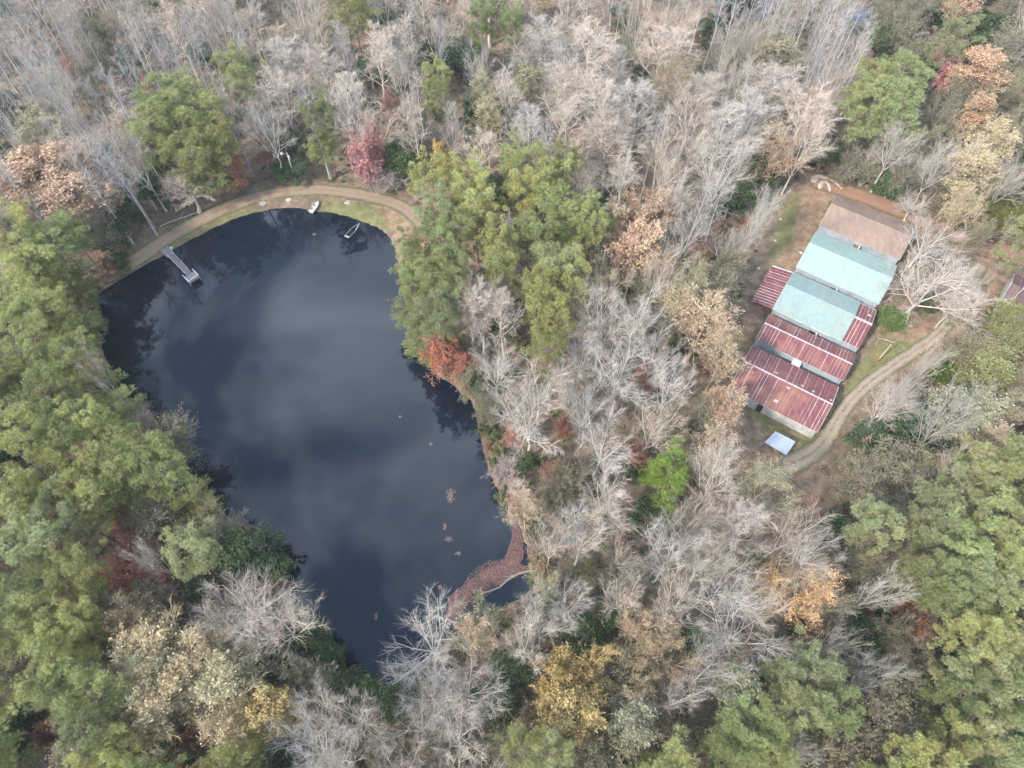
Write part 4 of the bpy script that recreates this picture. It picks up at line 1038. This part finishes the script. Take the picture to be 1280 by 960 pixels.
EX = [
 # far wood left of the dam
 ('pine', 210, 125, 86), ('pine', 245, 135, 84), ('pine', 192, 162, 66), ('pine', 232, 178, 84), ('pine', 268, 175, 66), ('pine', 258, 215, 62),
 ('pine', 398, 140, 44), ('pine', 402, 178, 40), ('pine', 296, 88, 52), ('pine', 300, 118, 40), ('orange', 50, 205, 84), ('orange', 82, 240, 74), ('orange', 20, 232, 70), ('tan', 38, 152, 64),
 ('white', 88, 190, 62), ('white', 165, 190, 58), ('upright', 228, 225, 54), ('russet', 288, 214, 40), ('evergreen', 372, 212, 30), ('evergreen', 352, 216, 26), ('evergreen', 140, 282, 44),
 ('white', 330, 150, 60), ('upright', 345, 100, 60), ('upright', 430, 110, 60), ('upright', 360, 60, 60), ('upright', 320, 30, 60), ('bare', 385, 20, 70), ('white', 270, 20, 50),
 ('pine', 440, 10, 60), ('evergreen', 478, 18, 56), ('pine', 600, 25, 38), ('pine', 640, 28, 34), ('evergreen', 566, 62, 60), ('evergreen', 590, 78, 40), ('pine', 548, 100, 36), ('pine', 548, 118, 32),
 ('white', 598, 78, 42), ('bare', 642, 66, 34), ('bare', 540, 18, 70), ('upright', 465, 52, 60), ('upright', 505, 40, 50), ('bare', 455, 140, 80), ('upright', 515, 140, 48), ('upright', 565, 140, 30),
 ('pink', 452, 186, 34, None, 12), ('pink', 457, 206, 32, None, 10), ('pink', 472, 172, 26, None, 11), ('evergreen', 505, 196, 46), ('barebush', 478, 226, 44), ('gold', 548, 192, 20), ('tan', 598, 108, 36), ('tan', 662, 98, 46), ('tan', 610, 140, 40), ('russet', 618, 152, 20),
 ('upright', 690, 40, 80), ('upright', 735, 50, 80), ('upright', 660, 150, 60), ('upright', 700, 110, 80), ('upright', 745, 110, 80), ('upright', 765, 160, 80), ('upright', 800, 120, 70), ('upright', 830, 50, 80), ('bare', 850, 20, 70), ('upright', 715, 150, 60), ('bare', 838, 190, 60),
 ('tan', 835, 95, 60), ('upright', 870, 110, 70), ('white', 872, 160, 90), ('upright', 910, 150, 80), ('bare', 905, 205, 80), ('bare', 850, 230, 60), ('upright', 965, 90, 78), ('tan', 975, 60, 60), ('upright', 1010, 130, 80), ('bare', 1030, 110, 60), ('upright', 940, 130, 60), ('slender', 1035, 40, 30), ('slender', 1050, 60, 30), ('slender', 985, 25, 34), ('slender', 960, 20, 34), ('slender', 940, 18, 34), ('slender', 915, 20, 34),
 # pine stand by the pond
 ('pine', 540, 228, 58), ('pine', 585, 222, 60), ('pine', 592, 252, 64), ('pine', 545, 262, 56), ('pine', 650, 205, 66), ('pine', 680, 225, 54), ('pine', 706, 200, 40), ('pine', 660, 240, 50),
 ('pine', 712, 268, 76), ('pine', 735, 282, 40), ('pine', 668, 292, 62), ('pine', 620, 300, 48), ('pine', 570, 290, 58), ('pine', 530, 312, 52), ('pine', 556, 322, 52), ('pine', 512, 345, 46), ('pine', 546, 355, 60), ('pine', 515, 388, 52), ('pine', 545, 398, 56), ('pine', 505, 420, 36), ('pine', 535, 432, 56), ('pine', 510, 448, 30, None, 12), ('pine', 555, 380, 44),
 ('pine', 628, 332, 46), ('pine', 690, 335, 72), ('pine', 712, 352, 60), ('pine', 668, 362, 52), ('pine', 690, 385, 62), ('sparse', 588, 470, 44), ('evergreen', 606, 478, 34), ('sparse', 612, 505, 36), ('russet', 558, 440, 44, 'bright orange red tree under the pines at the pond edge', 9, (.56, .21, .12, 1)), ('russet', 574, 458, 34, None, 7, (.54, .21, .13, 1)), ('russet', 552, 424, 30, None, 10, (.54, .22, .13, 1)), ('russet', 655, 265, 22), ('orange', 556, 322, 14),
 ('bare', 602, 385, 70), ('upright', 585, 370, 50), ('upright', 628, 380, 52), ('upright', 635, 285, 22), ('bare', 735, 222, 44), ('orange', 792, 262, 64), ('orange', 800, 300, 56), ('tan', 765, 265, 40), ('bare', 855, 285, 62), ('bare', 830, 330, 50),
 # wood between pond and sheds
 ('white', 675, 480, 84), ('white', 665, 520, 90), ('bare', 755, 395, 78), ('white', 795, 395, 74), ('white', 780, 460, 96), ('bare', 820, 430, 70), ('bare', 738, 500, 60), ('tan', 870, 350, 56), ('tan', 880, 395, 74), ('tan', 850, 375, 50), ('white', 845, 470, 60), ('tan', 905, 440, 50),
 ('bare', 720, 440, 60), ('white', 755, 545, 84), ('bare', 820, 520, 64), ('russet', 640, 545, 26), ('russet', 690, 586, 24), ('russet', 705, 535, 24), ('barebush', 632, 585, 44), ('evergreen', 660, 580, 26), ('evergreen', 850, 430, 20), ('lime', 829, 598, 62, 'lime green pine standing among bare trees between pond and sheds', 15), ('sparse', 836, 538, 36), ('sparse', 716, 610, 60), ('sparse', 690, 625, 44), ('tan', 660, 625, 46),
 ('white', 765, 620, 80), ('bare', 780, 680, 70), ('white', 730, 665, 66), ('bare', 690, 670, 50), ('orange', 905, 505, 54), ('tan', 895, 545, 50), ('tan', 955, 600, 70), ('bare', 900, 590, 76), ('bare', 870, 640, 80), ('upright', 935, 640, 70), ('white', 840, 690, 80), ('tan', 690, 720, 40),
 ('white', 990, 660, 100, 'big white bare tree fanning out past the sandy end of the driveway'), ('bare', 1020, 690, 70), ('tan', 1005, 740, 88, 'orange tinged bare tree below the big white fan shaped tree', None, (.62, .41, .22, 1)), ('bare', 905, 720, 80), ('white', 925, 790, 110), ('bare', 890, 690, 60), ('bare', 950, 745, 60),
 ('white', 715, 745, 74), ('bare', 680, 780, 66), ('tan', 610, 770, 60), ('tan', 590, 790, 50), ('bare', 655, 800, 60), ('tan', 800, 780, 70), ('tan', 830, 810, 70), ('bare', 785, 740, 60), ('bare', 850, 870, 84), ('white', 880, 840, 60), ('sparse', 850, 930, 60), ('tan', 800, 850, 50),
 ('white', 528, 795, 112, 'brightest white bare tree leaning out over the pond tip', 15), ('white', 580, 860, 116), ('bare', 515, 905, 90), ('bare', 560, 915, 80), ('evergreen', 640, 840, 56), ('evergreen', 625, 890, 44), ('gold', 730, 850, 84, 'dense golden tree between dark evergreens and bare trees'), ('gold', 715, 895, 80, 'lower half of the dense golden clump beside evergreens'), ('gold', 690, 850, 50), ('sparse', 620, 935, 70), ('pine', 650, 935, 60), ('pine', 690, 945, 60),
 # bank across the pond, and pines on the dock side
 ('white', 300, 748, 104), ('bare', 345, 770, 84), ('bare', 270, 760, 70), ('tan', 190, 800, 90, None, None, (.45, .365, .225, 1)), ('tan', 235, 830, 84, None, None, (.45, .365, .225, 1)), ('tan', 175, 840, 70), ('tan', 205, 870, 80, None, None, (.45, .365, .225, 1)), ('tan', 280, 850, 80), ('tan', 285, 910, 66, None, None, (.45, .365, .225, 1)), ('gold', 330, 890, 56), ('sparse', 370, 835, 66), ('sparse', 390, 850, 50), ('bare', 400, 905, 104), ('bare', 445, 890, 70), ('white', 385, 930, 90), ('tan', 185, 910, 70, None, None, (.45, .365, .225, 1)), ('tan', 160, 770, 50), ('evergreen', 410, 820, 34), ('evergreen', 455, 870, 50), ('evergreen', 490, 880, 40), ('evergreen', 420, 800, 30),
 ('evergreen', 290, 690, 56), ('evergreen', 325, 685, 50), ('evergreen', 345, 705, 36), ('gold', 235, 640, 66, 'yellow green leafy tree leaning over the pond', 11, (.26, .25, .10, 1)), ('sparse', 262, 658, 56), ('sparse', 205, 640, 60), ('russet', 150, 712, 54), ('russet', 180, 722, 40), ('russet', 165, 668, 44), ('russet', 190, 690, 30), ('russet', 100, 800, 30), ('bare', 180, 690, 36), ('barebush', 300, 645, 34),
 ('pine', 150, 590, 84), ('pine', 110, 610, 76), ('pine', 175, 570, 70), ('pine', 205, 600, 66), ('sparse', 195, 560, 70), ('pine', 90, 640, 70), ('pine', 60, 590, 80), ('pine', 30, 620, 80), ('pine', 40, 690, 84), ('pine', 100, 720, 70), ('pine', 30, 740, 70), ('pine', 55, 790, 84), ('pine', 95, 780, 66), ('pine', 75, 835, 84), ('pine', 120, 870, 80), ('pine', 105, 915, 70), ('pine', 65, 870, 60), ('pine', 140, 930, 60),
 ('evergreen', 15, 890, 50), ('evergreen', 20, 930, 60), ('tan', 85, 945, 50), ('sparse', 130, 760, 54),
 ('pine', 20, 280, 70), ('pine', 60, 300, 76), ('pine', 30, 330, 76), ('pine', 80, 345, 66), ('pine', 115, 370, 44), ('pine', 100, 405, 60), ('pine', 60, 390, 74), ('pine', 20, 390, 70), ('sparse', 60, 430, 70), ('pine', 30, 450, 70), ('pine', 95, 450, 56), ('pine', 60, 490, 70), ('sparse', 100, 500, 60), ('pine', 115, 535, 56), ('pine', 30, 535, 70), ('pine', 75, 545, 66), ('barebush', 172, 525, 40), ('russet', 85, 365, 28), ('russet', 55, 470, 24), ('russet', 75, 440, 24), ('evergreen', 120, 480, 36), ('bare', 112, 460, 40),
 # right side
 ('pine', 1120, 100, 70), ('pine', 1090, 130, 70), ('pine', 1115, 140, 60), ('pine', 1085, 105, 44), ('sparse', 1120, 30, 56), ('evergreen', 1105, 50, 36), ('pine', 1190, 45, 54), ('evergreen', 1230, 30, 46), ('sparse', 1215, 120, 50), ('pink', 1172, 72, 34), ('pink', 1192, 92, 28), ('orange', 1232, 80, 50), ('sparse', 1255, 50, 60), ('sparse', 1150, 60, 40), ('tan', 1245, 165, 60, None, None, (.50, .41, .26, 1)), ('tan', 1222, 205, 60, None, None, (.50, .41, .26, 1)), ('tan', 1212, 245, 56, None, None, (.48, .39, .25, 1)), ('orange', 1228, 135, 36), ('white', 1182, 195, 56), ('bare', 1265, 215, 66), ('pine', 1258, 268, 66, None, 13, (.19, .19, .05, 1)), ('pine', 1280, 300, 50), ('sparse', 1195, 235, 40), ('sparse', 1230, 290, 36),
 ('bare', 1130, 170, 60), ('bare', 1090, 180, 50), ('bare', 1012, 165, 60), ('sparse', 1060, 200, 40), ('sparse', 1085, 215, 40), ('evergreen', 1115, 232, 40), ('sparse', 1130, 222, 40), ('bare', 1155, 195, 44), ('evergreen', 955, 215, 44), ('evergreen', 925, 245, 44), ('bare', 920, 285, 54), ('evergreen', 890, 250, 30), ('bare', 1145, 255, 44), ('sparse', 1165, 180, 50), ('sparse', 1185, 150, 44), ('evergreen', 1200, 108, 30), ('bare', 950, 275, 30),
 ('white', 1175, 345, 110, 'huge white bare tree between the pale green shed and red dirt road', 17), ('white', 1165, 295, 80, 'white bare tree overhanging the corner of the brown roofed shed', 15), ('bare', 1205, 370, 76), ('evergreen', 1112, 400, 34, 'round bright green bush at the end of the red annex', 4, (.13, .19, .05, 1)), ('white', 1112, 500, 60, 'gnarled white bare tree leaning over the driveway bend', 11), ('white', 1135, 485, 44), ('evergreen', 1150, 530, 56), ('evergreen', 1175, 540, 50), ('evergreen', 1120, 535, 40), ('evergreen', 1085, 545, 40), ('evergreen', 1182, 462, 36, 'vivid green evergreen beside the driveway bend', 7, (.11, .17, .04, 1)), ('bare', 1165, 445, 36),
 ('gold', 1266, 398, 76, None, 9, (.27, .26, .12, 1)), ('gold', 1240, 450, 60, None, 12, (.27, .26, .12, 1)), ('tan', 1225, 500, 76), ('tan', 1265, 500, 64), ('tan', 1245, 545, 56), ('bare', 1195, 520, 50), ('sparse', 1105, 580, 60), ('sparse', 1135, 595, 66), ('sparse', 1075, 590, 50), ('sparse', 1175, 590, 60), ('bare', 1210, 575, 50), ('sparse', 1090, 655, 56), ('pine', 1085, 640, 50), ('pine', 1095, 668, 46),
 ('pine', 1195, 620, 76), ('pine', 1235, 600, 70), ('pine', 1270, 580, 66), ('pine', 1165, 660, 70), ('pine', 1205, 680, 80), ('pine', 1250, 665, 80), ('pine', 1150, 710, 60), ('pine', 1190, 735, 66), ('pine', 1235, 730, 70), ('pine', 1275, 730, 70), ('sparse', 1170, 775, 50), ('pine', 1205, 800, 66), ('pine', 1250, 800, 80), ('pine', 1215, 850, 74), ('pine', 1265, 870, 80), ('pine', 1190, 880, 60), ('pine', 1235, 915, 84), ('pine', 1195, 935, 66), ('pine', 1275, 945, 70), ('russet', 1142, 775, 40), ('russet', 1150, 795, 30), ('evergreen', 1070, 790, 50), ('evergreen', 1080, 815, 44), ('bare', 1110, 735, 44), ('bare', 1105, 840, 56), ('sparse', 1095, 880, 64), ('sparse', 1130, 910, 70), ('sparse', 1085, 925, 60), ('pine', 1140, 940, 60), ('pine', 1010, 855, 90), ('pine', 985, 885, 70), ('pine', 1035, 880, 60), ('pine', 930, 905, 80), ('pine', 910, 940, 70), ('pine', 960, 940, 80), ('bare', 1005, 945, 46), ('bare', 1050, 800, 50), ('bare', 990, 800, 60), ('evergreen', 960, 835, 40), ('bare', 1050, 740, 56), ('sparse', 1130, 850, 40), ('sparse', 1100, 700, 50),
]
for e in EX: by_pixel(*e)
for x_, y_ in ((119, 398), (123, 428), (131, 458), (150, 492), (178, 512), (205, 540), (243, 598), (150, 352)):     # pines rooted on the dock side shore
    q_ = at(x_, y_, 0)[:2]; c_ = pond[np.argmin(np.linalg.norm(pond - q_, axis=1))]; v_ = c_ - pond.mean(0); b_q = c_ + v_ / np.linalg.norm(v_) * prn.uniform(2.2, 3.6)
    H_ = prn.uniform(14, 18)
    plant('pine', float(b_q[0]), float(b_q[1]), prn.uniform(5.5, 7.5), H_); w_q = px([b_q[0], b_q[1], H_ * .72]); TREES.append((w_q[0], w_q[1], 26))

VIEW_CLEAR = [np.array(p, float) for p in (
    [(150, 352), (205, 322), (270, 288), (340, 266), (385, 262), (440, 275), (480, 290), (490, 310), (492, 345), (486, 395), (498, 455), (560, 492), (590, 505), (600, 545), (612, 590), (640, 655), (652, 690), (672, 712), (655, 740), (600, 758), (560, 775), (530, 740), (475, 780), (480, 850), (440, 828), (388, 770), (352, 700), (300, 648), (250, 605), (212, 545), (205, 530), (152, 480), (137, 430), (130, 395), (145, 365)],
    [(140, 335), (200, 292), (245, 264), (290, 245), (345, 229), (400, 225), (450, 230), (500, 244), (525, 262), (500, 320), (480, 290), (385, 266), (270, 292), (150, 358)],
    clearing_px, yard_px, [(985, 560), (1062, 545), (1065, 600), (1040, 640), (1000, 625)], [(1020, 545), (1100, 470), (1175, 425), (1205, 385), (1215, 400), (1150, 450), (1070, 540), (1040, 575)])]
def zone(x, y):
    if y < 275 and x < 330: return dict(slender=.54, upright=.20, bare=.06, pine=.05, sparse=.04, evergreen=.09, russet=.02)
    if y < 250 and x < 560: return dict(upright=.40, slender=.25, bare=.16, pine=.05, evergreen=.11, russet=.03)
    if y < 250 and x < 960: return dict(upright=.48, bare=.24, slender=.08, tan=.08, evergreen=.12)
    if y < 90 and x < 1100: return dict(slender=.7, upright=.2, tan=.1)
    if y < 260: return dict(sparse=.42, pine=.10, tan=.12, bare=.2, orange=.06, evergreen=.10)
    if x < 270: return dict(pine=.62, sparse=.16, evergreen=.08, russet=.07, bare=.07)
    if y > 640 and x < 480: return dict(pine=.10, tan=.15, bare=.3, sparse=.25, evergreen=.2)
    if x < 740 and y < 490: return dict(pine=.5, bare=.32, russet=.1, evergreen=.08)
    if x < 1000 and y < 720: return dict(bare=.48, upright=.12, tan=.2, sparse=.12, evergreen=.03, russet=.05)
    if x < 1000: return dict(bare=.40, tan=.22, evergreen=.14, sparse=.16, pine=.08)
    if y > 560: return dict(pine=.42, sparse=.36, evergreen=.10, bare=.12)
    return dict(sparse=.42, tan=.25, bare=.25, evergreen=.08)
CAP = 290
ang8 = np.linspace(0, 2 * math.pi, 9)[:-1]
ring8 = np.stack([np.cos(ang8), np.sin(ang8)], -1)
def crown_ok(x, y, r):
    pts = np.concatenate([[[x, y]], np.array([x, y]) + ring8 * r * .9])
    return not any(inpoly(pts, c).any() for c in VIEW_CLEAR)
for n_ in range(9000):
    cx, cy = prn.uniform(-130, 1410), prn.uniform(-120, 1070)
    z_ = zone(cx, cy); ks = list(z_); k = ks[np.searchsorted(np.cumsum([z_[q] for q in ks]), prn.rand() * .9999)]
    pk, nm, cat, d0_, h0, cols = KIND[k]
    if used.get(nm, 0) >= CAP: continue
    D = d0_ * prn.uniform(.7, 1.1); H = h0 * prn.uniform(.8, 1.1)
    p = at(cx, cy, H * PROTO[pk][0]['cz'])
    r = D * ppm(p) / 2
    T_ = np.array(TREES)
    dist = np.hypot(T_[:, 0] - cx, T_[:, 1] - cy)
    tight = .56 if k == 'slender' else (.68 if k in ('bare', 'upright', 'tan', 'pine') else .58)
    if (dist < tight * (T_[:, 2] + r)).any(): continue
    if blocked(p[0], p[1], 1.0) or any(inpoly(p[None, :2], c)[0] for c in CLEAR_W): continue
    if not crown_ok(cx, cy, r): continue
    plant(k, float(p[0]), float(p[1]), D, H); TREES.append((cx, cy, r))

# understory shrubs, each a thing
def floor_free(x, y, m=.8):
    return not (blocked(x, y, m) or any(inpoly(np.array([[x, y]]), c)[0] for c in CLEAR_W))
for j in prn.permutation(len(pond))[:150]:
    c_ = pond[j]; q_ = px([c_[0], c_[1], 0])
    if q_[1] < 335 and q_[0] > 130 or used.get('shrub', 0) > 110: continue
    t_ = pond[(j + 1) % len(pond)] - pond[j - 1]; n_ = np.array([t_[1], -t_[0]]) / np.linalg.norm(t_)
    for sgn in (1, -1):
        p = c_ + sgn * n_ * prn.uniform(1.2, 3.2)
        if not blocked(p[0], p[1], .7): plant('shrub', float(p[0]), float(p[1]), prn.uniform(2, 4.2), prn.uniform(1.2, 3)); break
tries = 0
while used.get('shrub', 0) < 280 and tries < 6000:
    tries += 1
    cx, cy = prn.uniform(-20, 1300), prn.uniform(0, 975); p = at(cx, cy, 1.0)
    D, H = 3.2 * prn.uniform(.7, 1.5), 2.6 * prn.uniform(.6, 1.5)
    if not floor_free(p[0], p[1]) or not crown_ok(cx, cy, D * ppm(p) / 2): continue
    plant('shrub', float(p[0]), float(p[1]), D, H)

# ------------------------------------------------------------------ uncountable: undergrowth, grass, floating leaves
urn = np.random.RandomState(21)
def scatter(n, x0, x1, y0, y1):
    p = np.stack([urn.uniform(x0, x1, n), urn.uniform(y0, y1, n)], -1)
    d = segdist(p, pond); ok = ~inpoly(p, pond) & (d > .5)
    for c in CLEAR_W: ok &= ~inpoly(p, c)
    w = np.concatenate([p, np.zeros((len(p), 1))], 1) - SO; a, b = w @ SA, w @ SB
    for a0, b0, a1, b1 in SHEDBOX: ok &= ~((a > a0) & (a < a1) & (b > b0) & (b < b1))
    q = px(np.concatenate([p, np.zeros((len(p), 1))], 1))
    ok &= (q[:, 0] > -80) & (q[:, 0] < 1360) & (q[:, 1] > -70) & (q[:, 1] < 1040)
    return p[ok]
up = scatter(20000, -170, 170, -12, 215)
NL = 30
N = len(up); R_ = urn.uniform(.45, 1.5, N); hue = np.clip(.45 + .33 * gnoise(up[:, 0] * 2.2, up[:, 1] * 2.2) + urn.normal(size=N) * .22, 0, 1)
C = np.repeat(np.concatenate([up, gh(up[:, 0], up[:, 1])[:, None]], 1), NL, 0)
D = norm(urn.normal(size=C.shape)); D[:, 2] = np.abs(D[:, 2])
C = C + D * (np.repeat(R_, NL) * urn.uniform(.3, 1, len(C)))[:, None] * np.array([1, 1, .8])
V, T, s = leaves(C, .17, urn, .8)
uo = link('undergrowth', mesh_np('undergrowth', V, T, [M['under']], None, {'shade': ('FACE', s), 'hue': ('FACE', np.repeat(np.repeat(hue, NL), 2))}))
tag(uo, 'brown and green brush covering the forest floor', 'undergrowth', kind='stuff')
# grass tufts on the clearing and the dam bank
gp = []
for poly in [gpoly(q) for q in grass_px]:
    lo, hi = poly.min(0), poly.max(0); n = int(np.prod(hi - lo) * 9)
    q = lo + urn.rand(n, 2) * (hi - lo); gp.append(q[inpoly(q, poly)])
gp = np.concatenate(gp); gp = gp[~inpoly(gp, pond)]
w = np.concatenate([gp, np.zeros((len(gp), 1))], 1) - SO; a, b = w @ SA, w @ SB
gp = gp[~((a > -.3) & (a < 16.8) & (b > -5) & (b < 50.5))]
C = np.concatenate([gp, gh(gp[:, 0], gp[:, 1])[:, None]], 1)
V, T, s = needles(C, np.tile(np.array([0, 0, 1.0]), (len(C), 1)), 5, .22, .02, urn)
hue = np.repeat(np.clip(.49 + urn.normal(size=len(C)) * .13, 0, 1), 5)
tag(link('grass', mesh_np('grass', V, T, [M['under']], None, {'shade': ('FACE', np.clip(s + .3, 0, 1)), 'hue': ('FACE', hue)})), 'short grass tufts on the banks and shed clearing', 'grass', kind='stuff')
# red brown leaf litter floating along the shore
mat_px = [[(640, 632), (650, 655), (656, 690), (652, 702), (640, 706), (628, 712), (612, 722), (600, 740), (588, 744), (580, 752), (566, 770), (556, 778), (560, 762), (560, 748), (570, 738), (580, 728), (588, 716), (600, 706), (610, 702), (618, 706), (628, 700), (634, 690), (640, 672), (640, 655), (634, 640)],
          [(594, 512), (600, 545), (607, 578), (618, 604), (632, 630), (637, 628), (624, 600), (613, 575), (606, 545), (601, 515)],
          [(586, 718), (612, 700), (640, 698), (664, 712), (640, 724), (604, 748), (578, 768), (562, 782), (554, 772), (572, 742)]]
fl = []
for poly in [gpoly(q, WATER_Z) for q in mat_px]:
    lo, hi = poly.min(0), poly.max(0); n = int(np.prod(hi - lo) * 250)
    q = lo + urn.rand(n, 2) * (hi - lo); q = q[inpoly(q, poly)]
    nz = 1.2 * gnoise(q[:, 0] * 9, q[:, 1] * 9) + .6 * gnoise(q[:, 0] * 22, q[:, 1] * 22); ed = segdist(q, poly); fl.append(q[(nz + np.minimum(ed, 1.2) * .5 + urn.normal(size=len(q)) * .25 > -.25) | (urn.rand(len(q)) < .12)])
fl = np.concatenate(fl)
C = np.concatenate([fl, np.maximum(gh(fl[:, 0], fl[:, 1]), WATER_Z)[:, None] + .03], 1)
V, T, s = leaves(C, .065, urn, 6.0)
def mat_float():
    m, n, l, b = newmat('wet_leaves')
    l.new(ramp(n, l, attr(n, 'shade'), [(0, (.09, .045, .037)), (.5, (.16, .085, .07)), (1, (.25, .15, .12))]), b.inputs['Base Color']); b.inputs['Roughness'].default_value = .7
    return m
M['float'] = mat_float()
tag(link('leaf_litter', mesh_np('leaf_litter', V, T, [M['float']], None, {'shade': ('FACE', s)})), 'red brown fallen leaves floating along the pond shore', 'leaf litter', kind='stuff')
for k, (x, y, w, h, lab) in enumerate([(563.5, 616, .75, .6, 'largest raft of brown leaves floating in the open pond'), (563, 624, .65, .6, None), (556, 658, .3, .5, None), (561, 674, .7, .35, None), (573, 692, .5, .3, None), (550, 734, .35, .35, None),
                                  (470, 771, .25, .5, None), (538, 555, .3, .3, None), (500, 521, .2, .2, None), (393, 293, .5, .3, None), (485, 375, .2, .2, None)]):
    p = at(x, y, WATER_Z); n = int(50 + 520 * w * h); a = urn.rand(n) * 6.28; r = urn.rand(n) ** .8
    C = np.stack([np.cos(a) * r * w * (1 + .3 * np.sin(3 * a + k)), np.sin(a) * r * h * 1.3, np.full(n, .025)], -1)
    V, T, s = leaves(C, .055, urn, 6.0)
    o = link('leaf_raft', mesh_np('leaf_raft', V, T, [M['float']], None, {'shade': ('FACE', np.clip(s + .35, 0, 1))}), None, (p[0], p[1], WATER_Z))
    tag(o, lab or 'small raft of brown leaves floating on the pond', 'leaf raft', 'leaf rafts on the pond')
AL = [(k, x, y) for _, k, x, y, _, _, _ in LATER]
AP = np.array([(x, y) for _, x, y in AL])
for root, k, x, y, rel, w_, lum in LATER:        # say each tree's size, what stands beside it and where it grows
    d = np.hypot(AP[:, 0] - x, AP[:, 1] - y); near = None
    for i in np.argsort(d)[1:14]:
        if LOOK[AL[i][0]] != LOOK[k] and AL[i][0] != 'shrub' and d[i] < 9: near = LOOK[AL[i][0]]; break
    size = 'small ' if rel < .8 else ('large ' if rel > 1.08 else '')
    near = '' if near is None else ' by ' + ('an ' if near[0] in 'aeiou' else 'a ') + near
    tone = ('bright ' if lum > 1.1 else 'dull ' if lum < .9 else '') if k in ('pine', 'sparse', 'tan') else ''
    lab = size + tone + LOOK[k] + near + ' ' + w_
    root['label'] = lab if len(lab.split()) < 16 else size + tone + LOOK[k] + ' ' + w_
    root['group'] = LOOK[k] + ' ' + w_
hz = MB(); hz.box((0, 60, 56.5), (900, 700, 121)); hm = bpy.data.materials.new('haze'); hm.use_nodes = True
hn = hm.node_tree.nodes; hn.clear(); ho_ = hn.new('ShaderNodeOutputMaterial'); hv = hn.new('ShaderNodeVolumePrincipled')
hv.inputs['Color'].default_value = (0.88, 0.94, 1.0, 1); hv.inputs['Density'].default_value = 0.00015; hv.inputs['Anisotropy'].default_value = 0.3
hm.node_tree.links.new(hv.outputs[0], ho_.inputs['Volume'])
tag(hz.build('haze', hm), 'thin pale haze in the air', 'haze', kind='stuff')
print('TREES', used, 'undergrowth clumps', N)
